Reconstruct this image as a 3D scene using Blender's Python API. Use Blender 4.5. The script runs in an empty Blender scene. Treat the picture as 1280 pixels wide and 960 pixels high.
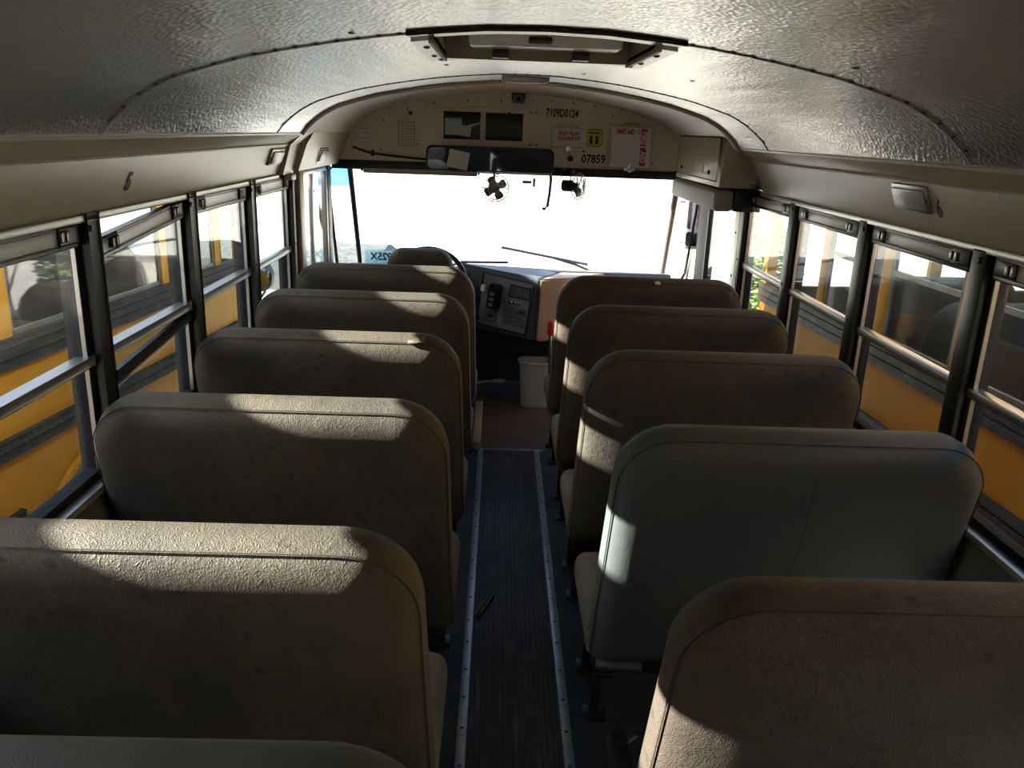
import bpy, bmesh, math, random
from mathutils import Vector, Matrix
random.seed(7)
SC = bpy.context.scene
COL = SC.collection

# ------------------------------------------------------------------ camera
F_PX, PITCH, YAW, ROLL = 1033.16, 0.2977, 0.0223, 0.0362
cam_d = bpy.data.cameras.new('camera')
cam_d.sensor_width = 36.0
cam_d.lens = F_PX / 1280.0 * 36.0
cam_d.clip_start = 0.02
cam_d.clip_end = 2000
cam = bpy.data.objects.new('camera', cam_d)
COL.objects.link(cam)
fw = Vector((math.sin(YAW)*math.cos(PITCH), math.cos(YAW)*math.cos(PITCH), -math.sin(PITCH)))
rt = Vector((math.cos(YAW), -math.sin(YAW), 0))
up = rt.cross(fw)
r2 = math.cos(ROLL)*rt + math.sin(ROLL)*up
u2 = -math.sin(ROLL)*rt + math.cos(ROLL)*up
cam.matrix_world = Matrix(((r2.x, u2.x, -fw.x, -0.092), (r2.y, u2.y, -fw.y, 0.0), (r2.z, u2.z, -fw.z, 1.8), (0, 0, 0, 1)))
SC.camera = cam

# ------------------------------------------------------------------ light, sky, exposure
SUN_TO = Vector((-1.0, -0.066, 0.432)).normalized()
sun_d = bpy.data.lights.new('sun', 'SUN')
sun_d.energy = 40.0
sun_d.angle = math.radians(0.7)
sun_d.color = (1.0, 0.90, 0.76)
sun = bpy.data.objects.new('sun', sun_d)
COL.objects.link(sun)
sun.rotation_euler = SUN_TO.to_track_quat('Z', 'Y').to_euler()
sun.location = (-20, -3, 12)
world = bpy.data.worlds.new('sky')
SC.world = world
world.use_nodes = True
wn = world.node_tree
wn.nodes.clear()
sky = wn.nodes.new('ShaderNodeTexSky')
sky.sky_type = 'NISHITA'
sky.sun_disc = False
sky.sun_elevation = math.asin(SUN_TO.z)
sky.sun_rotation = math.atan2(SUN_TO.x, SUN_TO.y)
sky.air_density = 1.0
sky.dust_density = 2.5
sky.ozone_density = 1.0
bg = wn.nodes.new('ShaderNodeBackground')
bg.inputs['Strength'].default_value = 0.60
wo = wn.nodes.new('ShaderNodeOutputWorld')
wn.links.new(sky.outputs[0], bg.inputs['Color'])
wn.links.new(bg.outputs[0], wo.inputs['Surface'])
vs = SC.view_settings
vs.view_transform = 'Standard'
vs.look = 'None'
vs.gamma = 1.0
vs.use_curve_mapping = False
vs.exposure = 0.2
SC.cycles.max_bounces = 10
SC.cycles.diffuse_bounces = 5
SC.cycles.glossy_bounces = 4
SC.cycles.transparent_max_bounces = 24
SC.cycles.sample_clamp_indirect = 8.0

# ------------------------------------------------------------------ materials
def new_mat(name):
    m = bpy.data.materials.new(name)
    m.use_nodes = True
    nt = m.node_tree
    return m, nt, nt.nodes['Principled BSDF']

def mat(name, col, rough=0.5, metal=0.0, bump=0.0, bscale=60.0, var=0.0, vscale=6.0, spec=0.5, stretch=None, dirt=None, dirt_amt=0.5, dirt_scale=4.0, rnd=0.0):
    m, nt, p = new_mat(name)
    N, L = nt.nodes, nt.links
    p.inputs['Roughness'].default_value = rough
    p.inputs['Metallic'].default_value = metal
    p.inputs['Specular IOR Level'].default_value = spec
    tc = N.new('ShaderNodeTexCoord')
    vec = tc.outputs['Object']
    if rnd or stretch:
        mp = N.new('ShaderNodeMapping')
        L.new(vec, mp.inputs['Vector'])
        if stretch: mp.inputs['Scale'].default_value = stretch
        if rnd:
            oi = N.new('ShaderNodeObjectInfo')
            ml = N.new('ShaderNodeMath'); ml.operation = 'MULTIPLY'; ml.inputs[1].default_value = rnd
            L.new(oi.outputs['Random'], ml.inputs[0]); L.new(ml.outputs[0], mp.inputs['Location'])
        vec = mp.outputs['Vector']
    c = (*col, 1)
    p.inputs['Base Color'].default_value = c
    src = None
    if var:
        nz = N.new('ShaderNodeTexNoise'); nz.inputs['Scale'].default_value = vscale; nz.inputs['Detail'].default_value = 6
        L.new(vec, nz.inputs['Vector'])
        rp = N.new('ShaderNodeValToRGB')
        rp.color_ramp.elements[0].position = 0.3; rp.color_ramp.elements[1].position = 0.7
        rp.color_ramp.elements[0].color = tuple(max(0, x*(1-var)) for x in col) + (1,)
        rp.color_ramp.elements[1].color = tuple(min(1, x*(1+var)) for x in col) + (1,)
        L.new(nz.outputs['Fac'], rp.inputs[0]); src = rp.outputs[0]
    if dirt:
        nz = N.new('ShaderNodeTexNoise'); nz.inputs['Scale'].default_value = dirt_scale; nz.inputs['Detail'].default_value = 8; nz.inputs['Roughness'].default_value = 0.65
        L.new(vec, nz.inputs['Vector'])
        rp = N.new('ShaderNodeValToRGB')
        rp.color_ramp.elements[0].position = 0.55; rp.color_ramp.elements[1].position = 0.72
        rp.color_ramp.elements[0].color = (0, 0, 0, 1); rp.color_ramp.elements[1].color = (dirt_amt,)*3 + (1,)
        L.new(nz.outputs['Fac'], rp.inputs[0])
        mx = N.new('ShaderNodeMix'); mx.data_type = 'RGBA'
        L.new(rp.outputs[0], mx.inputs[0])
        if src: L.new(src, mx.inputs[6])
        else: mx.inputs[6].default_value = c
        mx.inputs[7].default_value = (*dirt, 1)
        src = mx.outputs[2]
    if src: L.new(src, p.inputs['Base Color'])
    if bump:
        b = N.new('ShaderNodeBump'); b.inputs['Strength'].default_value = bump; b.inputs['Distance'].default_value = 0.004
        nz = N.new('ShaderNodeTexNoise'); nz.inputs['Scale'].default_value = bscale; nz.inputs['Detail'].default_value = 4
        L.new(vec, nz.inputs['Vector']); L.new(nz.outputs['Fac'], b.inputs['Height']); L.new(b.outputs[0], p.inputs['Normal'])
    return m

def vinyl(name, col, dirt, grain=1.0, spots=0.6):
    m, nt, p = new_mat(name)
    N, L = nt.nodes, nt.links
    p.inputs['Roughness'].default_value = 0.62
    p.inputs['Specular IOR Level'].default_value = 0.35
    tc = N.new('ShaderNodeTexCoord'); oi = N.new('ShaderNodeObjectInfo'); mp = N.new('ShaderNodeMapping')
    ml = N.new('ShaderNodeMath'); ml.operation = 'MULTIPLY'; ml.inputs[1].default_value = 37.0
    L.new(oi.outputs['Random'], ml.inputs[0]); L.new(ml.outputs[0], mp.inputs['Location']); L.new(tc.outputs['Object'], mp.inputs['Vector'])
    v = mp.outputs['Vector']
    def noise(s, d, lo, hi, c0, c1):
        nz = N.new('ShaderNodeTexNoise'); nz.inputs['Scale'].default_value = s; nz.inputs['Detail'].default_value = d; nz.inputs['Roughness'].default_value = 0.6
        L.new(v, nz.inputs['Vector']); rp = N.new('ShaderNodeValToRGB')
        rp.color_ramp.elements[0].position = lo; rp.color_ramp.elements[1].position = hi
        rp.color_ramp.elements[0].color = c0; rp.color_ramp.elements[1].color = c1
        L.new(nz.outputs['Fac'], rp.inputs[0]); return rp.outputs[0]
    base = noise(3.5, 9, 0.40, 0.66, (*col, 1), (*dirt, 1))
    sp = noise(30.0, 4, 0.60, 0.70, (0, 0, 0, 1), (spots, spots, spots, 1))
    mx = N.new('ShaderNodeMix'); mx.data_type = 'RGBA'
    L.new(sp, mx.inputs[0]); L.new(base, mx.inputs[6]); mx.inputs[7].default_value = (col[0]*0.3, col[1]*0.28, col[2]*0.26, 1)
    L.new(mx.outputs[2], p.inputs['Base Color'])
    vo = N.new('ShaderNodeTexVoronoi'); vo.inputs['Scale'].default_value = 130.0; vo.feature = 'DISTANCE_TO_EDGE'
    nz = N.new('ShaderNodeTexNoise'); nz.inputs['Scale'].default_value = 60; nz.inputs['Detail'].default_value = 5
    L.new(v, nz.inputs['Vector'])
    vd = N.new('ShaderNodeMixRGB'); vd.inputs[0].default_value = 0.04; L.new(v, vd.inputs[1]); L.new(nz.outputs['Color'], vd.inputs[2]); L.new(vd.outputs[0], vo.inputs['Vector'])
    ad = N.new('ShaderNodeMath'); ad.operation = 'ADD'; L.new(vo.outputs['Distance'], ad.inputs[0]); L.new(nz.outputs['Fac'], ad.inputs[1])
    b = N.new('ShaderNodeBump'); b.inputs['Strength'].default_value = 0.5*grain; b.inputs['Distance'].default_value = 0.005
    L.new(ad.outputs[0], b.inputs['Height'])
    nz2 = N.new('ShaderNodeTexNoise'); nz2.inputs['Scale'].default_value = 7; nz2.inputs['Detail'].default_value = 2; L.new(v, nz2.inputs['Vector'])
    b2 = N.new('ShaderNodeBump'); b2.inputs['Strength'].default_value = 0.25; b2.inputs['Distance'].default_value = 0.02
    L.new(nz2.outputs['Fac'], b2.inputs['Height']); L.new(b.outputs[0], b2.inputs['Normal'])
    L.new(b2.outputs[0], p.inputs['Normal'])
    return m

def glass_mat(name, dust=0.04, tint=(0.93, 0.96, 0.95), dustcol=(0.6, 0.57, 0.5)):
    m = bpy.data.materials.new(name); m.use_nodes = True
    nt = m.node_tree; N, L = nt.nodes, nt.links; N.clear()
    out = N.new('ShaderNodeOutputMaterial')
    tr = N.new('ShaderNodeBsdfTransparent'); tr.inputs[0].default_value = (*tint, 1)
    gl = N.new('ShaderNodeBsdfGlossy'); gl.inputs['Roughness'].default_value = 0.02
    lw = N.new('ShaderNodeLayerWeight')
    pw = N.new('ShaderNodeMath'); pw.operation = 'POWER'; pw.inputs[1].default_value = 5.0; lw.inputs[0].default_value = 0.5; L.new(lw.outputs['Facing'], pw.inputs[0])
    fr = N.new('ShaderNodeMath'); fr.operation = 'MULTIPLY_ADD'; fr.inputs[1].default_value = 0.93; fr.inputs[2].default_value = 0.045; L.new(pw.outputs[0], fr.inputs[0])
    m1 = N.new('ShaderNodeMixShader'); L.new(fr.outputs[0], m1.inputs[0]); L.new(tr.outputs[0], m1.inputs[1]); L.new(gl.outputs[0], m1.inputs[2])
    df = N.new('ShaderNodeBsdfTranslucent'); df.inputs[0].default_value = (*dustcol, 1)
    d2 = N.new('ShaderNodeBsdfDiffuse'); d2.inputs[0].default_value = (*dustcol, 1)
    md = N.new('ShaderNodeMixShader'); md.inputs[0].default_value = 0.5; L.new(df.outputs[0], md.inputs[1]); L.new(d2.outputs[0], md.inputs[2])
    tc = N.new('ShaderNodeTexCoord'); nz = N.new('ShaderNodeTexNoise'); nz.inputs['Scale'].default_value = 5; nz.inputs['Detail'].default_value = 8
    L.new(tc.outputs['Object'], nz.inputs['Vector'])
    ml = N.new('ShaderNodeMath'); ml.operation = 'MULTIPLY'; ml.inputs[1].default_value = dust*2; L.new(nz.outputs['Fac'], ml.inputs[0])
    m2 = N.new('ShaderNodeMixShader'); L.new(ml.outputs[0], m2.inputs[0]); L.new(m1.outputs[0], m2.inputs[1]); L.new(md.outputs[0], m2.inputs[2])
    L.new(m2.outputs[0], out.inputs['Surface'])
    return m

def ceiling_mat():
    m, nt, p = new_mat('embossed_metal')
    N, L = nt.nodes, nt.links
    p.inputs['Base Color'].default_value = (0.67, 0.665, 0.635, 1)
    p.inputs['Metallic'].default_value = 0.9
    p.inputs['Roughness'].default_value = 0.30
    tc = N.new('ShaderNodeTexCoord')
    vo = N.new('ShaderNodeTexVoronoi'); vo.inputs['Scale'].default_value = 105; vo.feature = 'SMOOTH_F1'
    L.new(tc.outputs['Object'], vo.inputs['Vector'])
    b = N.new('ShaderNodeBump'); b.inputs['Strength'].default_value = 0.6; b.inputs['Distance'].default_value = 0.0035
    L.new(vo.outputs['Distance'], b.inputs['Height'])
    nz = N.new('ShaderNodeTexNoise'); nz.inputs['Scale'].default_value = 5.5; nz.inputs['Detail'].default_value = 2
    mp = N.new('ShaderNodeMapping'); mp.inputs['Scale'].default_value = (1.0, 0.16, 1.0)
    L.new(tc.outputs['Object'], mp.inputs['Vector']); L.new(mp.outputs['Vector'], nz.inputs['Vector'])
    b2 = N.new('ShaderNodeBump'); b2.inputs['Strength'].default_value = 0.8; b2.inputs['Distance'].default_value = 0.02
    L.new(nz.outputs['Fac'], b2.inputs['Height']); L.new(b.outputs[0], b2.inputs['Normal']); L.new(b2.outputs[0], p.inputs['Normal'])
    return m

M = {}
M['vinyl'] = vinyl('aged_grey_vinyl', (0.066, 0.060, 0.052), (0.106, 0.092, 0.074))
M['vinyl_brown'] = vinyl('browned_vinyl', (0.062, 0.051, 0.044), (0.094, 0.074, 0.060))
M['vinyl_blue'] = vinyl('newer_blue_grey_vinyl', (0.078, 0.094, 0.104), (0.092, 0.105, 0.112), 0.35, 0.15)
M['cushion'] = vinyl('cushion_vinyl', (0.14, 0.132, 0.12), (0.17, 0.155, 0.135), 0.7, 0.4)
M['thread'] = mat('dark_thread', (0.03, 0.026, 0.022), 0.8)
M['ceil'] = ceiling_mat()
M['cream'] = mat('cream_paint', (0.54, 0.47, 0.325), 0.34, bump=0.05, bscale=5, var=0.06, vscale=3)
M['bulk'] = mat('bulkhead_cream', (0.78, 0.70, 0.56), 0.5, bump=0.06, bscale=8, var=0.06, vscale=4)
M['white_trim'] = mat('pale_trim', (0.62, 0.59, 0.52), 0.35)
M['wallgrey'] = mat('lower_wall_paint', (0.17, 0.19, 0.165), 0.45, bump=0.05, bscale=9, var=0.12)
M['sill'] = mat('sill_trim', (0.55, 0.55, 0.50), 0.35, metal=0.5)
M['black'] = mat('black_paint', (0.012, 0.012, 0.014), 0.38, bump=0.05, bscale=30)
M['black_gloss'] = mat('black_plastic', (0.015, 0.015, 0.018), 0.28)
M['rubber'] = mat('black_rubber', (0.02, 0.02, 0.021), 0.7)
M['alum'] = mat('worn_aluminium', (0.42, 0.41, 0.40), 0.36, metal=0.9, bump=0.06, bscale=80, stretch=(1, 0.05, 1))
M['alum_dark'] = mat('weathered_channel', (0.22, 0.20, 0.17), 0.45, metal=0.6, var=0.25, vscale=8)
M['framedark'] = mat('dark_window_channel', (0.030, 0.033, 0.040), 0.8, metal=0.0, spec=0.1, var=0.2, vscale=8)
M['well'] = mat('tan_hatch_lining', (0.30, 0.24, 0.15), 0.6)
M['decalink'] = mat('blue_grey_print', (0.03, 0.06, 0.09), 0.6)
M['strip'] = mat('floor_strip_metal', (0.42, 0.43, 0.46), 0.42, metal=0.7, var=0.15, vscale=9, bump=0.1, bscale=50)
M['screw'] = mat('dark_screw', (0.08, 0.075, 0.07), 0.5, metal=0.7)
M['rivet'] = mat('dull_rivet', (0.10, 0.09, 0.07), 0.5, metal=0.6)
M['mat'] = mat('ribbed_rubber', (0.045, 0.042, 0.043), 0.55, bump=0.15, bscale=90, dirt=(0.22, 0.20, 0.17), dirt_amt=0.8, dirt_scale=6, stretch=(6, 0.6, 1))
M['floor'] = mat('blue_black_floor', (0.030, 0.036, 0.048), 0.55, bump=0.1, bscale=40, dirt=(0.10, 0.09, 0.075), dirt_amt=0.7, dirt_scale=9)
M['floorfront'] = mat('worn_brown_floor', (0.115, 0.085, 0.072), 0.5, var=0.2, vscale=5, bump=0.05, bscale=40, dirt=(0.2, 0.16, 0.13), dirt_amt=0.6, dirt_scale=14)
M['dash'] = mat('blue_grey_plastic', (0.12, 0.14, 0.19), 0.5, bump=0.08, bscale=160)
M['dash_light'] = mat('grey_console_plastic', (0.24, 0.265, 0.33), 0.45)
M['dash_dark'] = mat('dark_dash_plastic', (0.022, 0.025, 0.034), 0.55)
M['cowl'] = mat('tan_engine_cover', (0.50, 0.38, 0.30), 0.5, bump=0.06, bscale=60)
M['white'] = mat('white_plastic', (0.72, 0.71, 0.69), 0.4)
M['binwhite'] = mat('bin_plastic', (0.60, 0.59, 0.58), 0.35)
M['paper'] = mat('paper', (0.78, 0.77, 0.74), 0.8)
M['pad'] = mat('grey_padded_vinyl', (0.42, 0.41, 0.40), 0.6, bump=0.25, bscale=18)
M['red'] = mat('red_print', (0.60, 0.02, 0.03), 0.5)
M['yellowlabel'] = mat('yellow_label', (0.72, 0.55, 0.05), 0.5)
M['ink'] = mat('black_ink', (0.015, 0.014, 0.013), 0.6)
M['greyink'] = mat('grey_print', (0.25, 0.23, 0.21), 0.6)
M['glass'] = glass_mat('window_glass', 0.004)
M['glass_clear'] = glass_mat('driver_glass', 0.003)
M['windshield'] = glass_mat('windshield_glass', 0.025)
M['glass_tint'] = glass_mat('tinted_bus_glass', 0.01, (0.66, 0.71, 0.73))
M['bluetint'] = glass_mat('blue_tint_band', 0.02, (0.12, 0.42, 0.85))
M['visor'] = glass_mat('smoked_visor', 0.08, (0.25, 0.26, 0.28))
M['decal'] = glass_mat('pale_blue_decal', 0.25, (0.80, 0.93, 0.98), (0.55, 0.75, 0.85))
M['mirror'] = mat('mirror_glass', (0.20, 0.23, 0.31), 0.03, metal=1.0)
M['lens'] = mat('lamp_lens', (0.66, 0.66, 0.66), 0.3)
M['steel'] = mat('bright_steel', (0.6, 0.6, 0.62), 0.25, metal=1.0)
M['brownblade'] = mat('brown_fan_blade', (0.16, 0.07, 0.05), 0.4)
M['bus'] = mat('school_bus_yellow', (0.50, 0.235, 0.008), 0.6, spec=0.2, bump=0.03, bscale=3, var=0.07, vscale=2, dirt=(0.22, 0.12, 0.03), dirt_amt=0.4, dirt_scale=6)
M['busdark'] = mat('weathered_black_rail', (0.028, 0.030, 0.033), 0.65, spec=0.25, var=0.3, vscale=6, dirt=(0.12, 0.11, 0.10), dirt_amt=0.7, dirt_scale=11)
M['busin'] = mat('far_bus_interior', (0.20, 0.20, 0.18), 0.6)
M['busseat'] = mat('far_bus_seat_vinyl', (0.055, 0.053, 0.055), 0.6)
M['busroof'] = mat('white_roof_paint', (0.78, 0.78, 0.76), 0.4)
M['tyre'] = mat('tyre_rubber', (0.018, 0.018, 0.018), 0.8)
M['hub'] = mat('wheel_hub', (0.25, 0.24, 0.23), 0.5, metal=0.4)
M['van'] = mat('white_van_paint', (0.80, 0.80, 0.80), 0.3)
M['vanglass'] = mat('dark_van_glass', (0.03, 0.04, 0.05), 0.05)
M['ground'] = mat('pale_concrete', (0.62, 0.60, 0.56), 0.85, bump=0.2, bscale=12, var=0.12, vscale=0.7)
M['berm'] = mat('gravel_bank', (0.085, 0.10, 0.105), 0.9, bump=0.6, bscale=14, var=0.35, vscale=9)
M['leaf'] = mat('green_leaf', (0.09, 0.17, 0.035), 0.6, var=0.4, vscale=3)
M['bark'] = mat('bark', (0.12, 0.09, 0.06), 0.9)
M['amber'] = mat('amber_lens', (0.8, 0.28, 0.02), 0.3)
M['pink'] = mat('glare_pink_sign', (0.85, 0.52, 0.66), 0.6)  # red sign; washing out by sun and haze is put into the colour
M['hood'] = mat('glare_pale_hood', (0.74, 0.72, 0.66), 0.35)  # yellow hood; its sun glare is painted in as a pale colour

# ------------------------------------------------------------------ mesh helpers
class MB:
    def __init__(self): self.bm = bmesh.new()
    def box(self, x0, x1, y0, y1, z0, z1, bev=0.0, rot=None, piv=None, seg=2):
        b = bmesh.new(); bmesh.ops.create_cube(b, size=1.0)
        for v in b.verts:
            v.co = Vector(((x0+x1)/2 + v.co.x*(x1-x0), (y0+y1)/2 + v.co.y*(y1-y0), (z0+z1)/2 + v.co.z*(z1-z0)))
        if bev: bmesh.ops.bevel(b, geom=b.edges[:], offset=min(bev, 0.49*min(abs(x1-x0), abs(y1-y0), abs(z1-z0))), segments=seg, profile=0.5, affect='EDGES')
        if rot is not None:
            p = Vector(piv) if piv else Vector(((x0+x1)/2, (y0+y1)/2, (z0+z1)/2))
            bmesh.ops.transform(b, matrix=Matrix.Translation(p) @ rot.to_4x4() @ Matrix.Translation(-p), verts=b.verts)
        self.add(b); return self
    def add(self, b, mtx=None):
        me = bpy.data.meshes.new('t'); b.to_mesh(me); b.free()
        if mtx is not None: me.transform(mtx)
        self.bm.from_mesh(me); bpy.data.meshes.remove(me)
    def tube(self, pts, r, n=8, closed=False):
        pts = [Vector(p) for p in pts]; rings = []
        N = len(pts)
        for i, p in enumerate(pts):
            if closed: d = pts[(i+1) % N] - pts[i-1]
            else: d = pts[min(i+1, N-1)] - pts[max(i-1, 0)]
            d.normalize()
            a = Vector((0, 0, 1)) if abs(d.z) < 0.9 else Vector((1, 0, 0))
            u = d.cross(a).normalized(); w = d.cross(u)
            rr = r[i] if isinstance(r, (list, tuple)) else r
            rings.append([self.bm.verts.new(p + rr*(math.cos(2*math.pi*k/n)*u + math.sin(2*math.pi*k/n)*w)) for k in range(n)])
        for i in range(N if closed else N-1):
            A, B = rings[i], rings[(i+1) % N]
            for k in range(n): self.bm.faces.new((A[k], A[(k+1) % n], B[(k+1) % n], B[k]))
        if not closed:
            self.bm.faces.new(rings[0]); self.bm.faces.new(rings[-1][::-1])
        return self
    def lathe(self, prof, n=24, mtx=None, cap=True):
        b = bmesh.new(); rings = []
        for (r, z) in prof: rings.append([b.verts.new((r*math.cos(2*math.pi*k/n), r*math.sin(2*math.pi*k/n), z)) for k in range(n)])
        for A, B in zip(rings, rings[1:]):
            for k in range(n): b.faces.new((A[k], A[(k+1) % n], B[(k+1) % n], B[k]))
        if cap: b.faces.new(rings[0][::-1]); b.faces.new(rings[-1])
        self.add(b, mtx); return self
    def prism(self, poly, a0, a1, axis='y', bev=0.0):
        """poly of 2D points extruded along an axis: 'y' -> (x,z), 'x' -> (y,z), 'z' -> (x,y)"""
        def P(p, a):
            return {'y': (p[0], a, p[1]), 'x': (a, p[0], p[1]), 'z': (p[0], p[1], a)}[axis]
        b = bmesh.new()
        A = [b.verts.new(P(p, a0)) for p in poly]; B = [b.verts.new(P(p, a1)) for p in poly]
        n = len(poly)
        b.faces.new(A[::-1]); b.faces.new(B)
        for k in range(n): b.faces.new((A[k], A[(k+1) % n], B[(k+1) % n], B[k]))
        bmesh.ops.recalc_face_normals(b, faces=b.faces)
        if bev: bmesh.ops.bevel(b, geom=b.edges[:], offset=bev, segments=2, profile=0.5, affect='EDGES')
        self.add(b); return self
    def quad(self, *ps):
        self.bm.faces.new([self.bm.verts.new(p) for p in ps]); return self
    def dome(self, p, r, nrm=(0, 0, 1), flat=0.5, n=6):
        q = Vector(nrm).to_track_quat('Z', 'Y').to_matrix().to_4x4()
        self.lathe([(r, 0), (r*0.75, r*flat*0.7), (r*0.2, r*flat)], n, Matrix.Translation(p) @ q); return self
    def build(self, name, m, parent=None, smooth=True, recalc=True):
        if recalc: bmesh.ops.recalc_face_normals(self.bm, faces=self.bm.faces)
        me = bpy.data.meshes.new(name); self.bm.to_mesh(me); self.bm.free()
        me.materials.append(m)
        if smooth:
            for p in me.polygons: p.use_smooth = True
            try: me.set_sharp_from_angle(angle=math.radians(42))
            except Exception: pass
        o = bpy.data.objects.new(name, me); COL.objects.link(o)
        if parent is not None: o.parent = parent
        return o

def tag(o, label=None, cat=None, group=None, kind=None):
    if label: o['label'] = label
    if cat: o['category'] = cat
    if group: o['group'] = group
    if kind: o['kind'] = kind
    return o
def thing(name, label, cat, loc=(0, 0, 0), rot=(0, 0, 0), group=None):
    o = bpy.data.objects.new(name, None); COL.objects.link(o)
    o.empty_display_size = 0.05; o.location = loc; o.rotation_euler = rot
    return tag(o, label, cat, group)
def struct(name, label=None, cat=None):
    o = bpy.data.objects.new(name, None); COL.objects.link(o); o.empty_display_size = 0.05
    return tag(o, label, cat, None, 'structure')
CHILD = {}
def copy_tree(o, parent=None):
    c = o.copy(); COL.objects.link(c)
    if parent is not None: c.parent = parent
    for ch in list(o.children): copy_tree(ch, c)
    return c
def text(body, size, m, parent, mtx, name='lettering', ext=0.0006, align='CENTER', sx=1.0, bold=0.0):
    cu = bpy.data.curves.new(name, 'FONT'); cu.body = body; cu.size = size; cu.extrude = ext
    cu.align_x = align; cu.align_y = 'CENTER'; cu.offset = bold; cu.resolution_u = 3
    cu.materials.append(m)
    tmp = bpy.data.objects.new(name, cu); COL.objects.link(tmp)
    me = bpy.data.meshes.new_from_object(tmp); bpy.data.objects.remove(tmp); bpy.data.curves.remove(cu)
    o = bpy.data.objects.new(name, me); COL.objects.link(o); o.parent = parent
    o.matrix_local = mtx @ Matrix.Diagonal((sx, 1, 1, 1))
    return o
def face_mtx(loc, xdir, ydir):
    x = Vector(xdir).normalized(); y = Vector(ydir); y = (y - x*y.dot(x)).normalized(); z = x.cross(y)
    return Matrix(((x.x, y.x, z.x, loc[0]), (x.y, y.y, z.y, loc[1]), (x.z, y.z, z.z, loc[2]), (0, 0, 0, 1)))

# ------------------------------------------------------------------ bus shell
Y_BACK, Y_PLEN, Y_BULK = -1.40, 3.94, 5.20
PROF = [(1.0, 1.757), (0.97, 1.795), (0.93, 1.828), (0.89, 1.857), (0.83, 1.888), (0.75, 1.913), (0.66, 1.938), (0.56, 1.958), (0.45, 1.977), (0.36, 1.990),
        (0.26, 2.001), (0.13, 2.012), (0.0, 2.015)]
ARCH = [(-x, z) for x, z in PROF] + [(x, z) for x, z in PROF[-2::-1]]
OUT = [(-1.21, 1.56), (-1.21, 1.66), (-1.17, 1.78), (-1.08, 1.88)] + [(x*0.985, z + 0.085) for x, z in ARCH[3:-3]] + [(1.08, 1.88), (1.17, 1.78), (1.21, 1.66), (1.21, 1.56)]
WPITCH = 0.6996
PL = [2.1217 + WPITCH*k for k in range(-4, 4)]     # left posts, rear to front
PR = [2.0714 + WPITCH*k for k in range(-4, 4)]
SILL, HEAD, RAIL = 0.885, 1.558, 1.195

def arch_sheet(profile, ys, skip=None, thick=0.0):
    b = MB(); bm = b.bm
    V = [[bm.verts.new((x, y, z)) for x, z in profile] for y in ys]
    for j in range(len(ys)-1):
        for i in range(len(profile)-1):
            xm = (profile[i][0]+profile[i+1][0])/2; ym = (ys[j]+ys[j+1])/2
            if skip and skip(xm, ym): continue
            bm.faces.new((V[j][i], V[j][i+1], V[j+1][i+1], V[j+1][i]))
    loose = [v for v in bm.verts if not v.link_faces]
    bmesh.ops.delete(bm, geom=loose, context='VERTS')
    if thick:
        r = bmesh.ops.solidify(bm, geom=bm.faces[:], thickness=thick)
    return b

HX, HY0, HY1 = 0.26, 1.99, 2.54
hole = lambda x, y: abs(x) < HX and HY0 < y < HY1
ceiling = struct('ceiling', 'arched metal bus ceiling of embossed panels', 'ceiling')
arch_sheet(OUT, [Y_BACK-0.03, 0.43, HY0, HY1, 3.5, Y_PLEN, 5.32], hole, 0.02).build('roof_shell', M['busroof'], ceiling)
for a, c in ((Y_BACK, 0.46), (0.46, 1.965)):
    arch_sheet(ARCH, [a+0.001, (a+c)/2, c-0.001]).build('ceiling_panel', M['ceil'], ceiling)
arch_sheet([(x, z) for x, z in ARCH], [1.967, HY0, HY1, 3.499], hole).build('ceiling_panel', M['ceil'], ceiling)
arch_sheet([(x, z) for x, z in ARCH], [3.501, Y_PLEN]).build('ceiling_panel', M['ceil'], ceiling)
arch_sheet([(x*1.0, z-0.004) for x, z in ARCH], [Y_PLEN, 4.5, Y_BULK+0.05]).build('front_ceiling_panel', M['bulk'], ceiling)
def arc_pts(y, dz=0.0, n=40):
    # resample the arch evenly
    segs = [Vector((x, y, z+dz)) for x, z in ARCH]
    L = [0]
    for p, q in zip(segs, segs[1:]): L.append(L[-1]+(q-p).length)
    out = []
    for k in range(n+1):
        t = L[-1]*k/n; i = max(j for j in range(len(L)) if L[j] <= t+1e-9); i = min(i, len(segs)-2)
        f = (t-L[i])/(L[i+1]-L[i]); out.append(segs[i].lerp(segs[i+1], f))
    return out
for y, n in ((0.46, 44), (1.965, 46), (3.5, 46)):
    b = MB(); b.tube(arc_pts(y, -0.0015, 60), 0.0028, 5); b.build('panel_seam', M['ceil'], ceiling)
    b = MB()
    for p in arc_pts(y-0.012, -0.001, n)[1:-1]:
        if abs(p.x) < 0.30 and abs(y-1.965) < 0.1: continue
        b.dome(p, 0.0065, (-p.x*0.4, 0, -1), 0.6)
    tag(b.build('rivet_row', M['rivet'], ceiling), kind='stuff')
b = MB(); b.tube(arc_pts(Y_PLEN, -0.008, 60), 0.010, 6); b.build('plenum_bead', M['white_trim'], ceiling)
b = MB()
for p in arc_pts(Y_PLEN-0.03, -0.001, 60)[1:-1]: b.dome(p, 0.005, (0, 0, -1), 0.6)
tag(b.build('rivet_row', M['rivet'], ceiling), kind='stuff')
# odd missing fasteners on the panels
b = MB()
for x, y in ((-0.41, 1.86), (0.62, 1.78), (0.93, 1.55), (-0.28, 2.9), (0.5, 2.75), (0.2, 3.2)):
    z = next(z0+(z1-z0)*(abs(x)-x0)/(x1-x0) for (x1, z1), (x0, z0) in zip(PROF, PROF[1:]) if x0 <= abs(x) <= x1)
    b.dome((x, y, z-0.001), 0.009, (0, 0, -1), 0.3)
b.build('loose_rivet', M['rivet'], ceiling)

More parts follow.
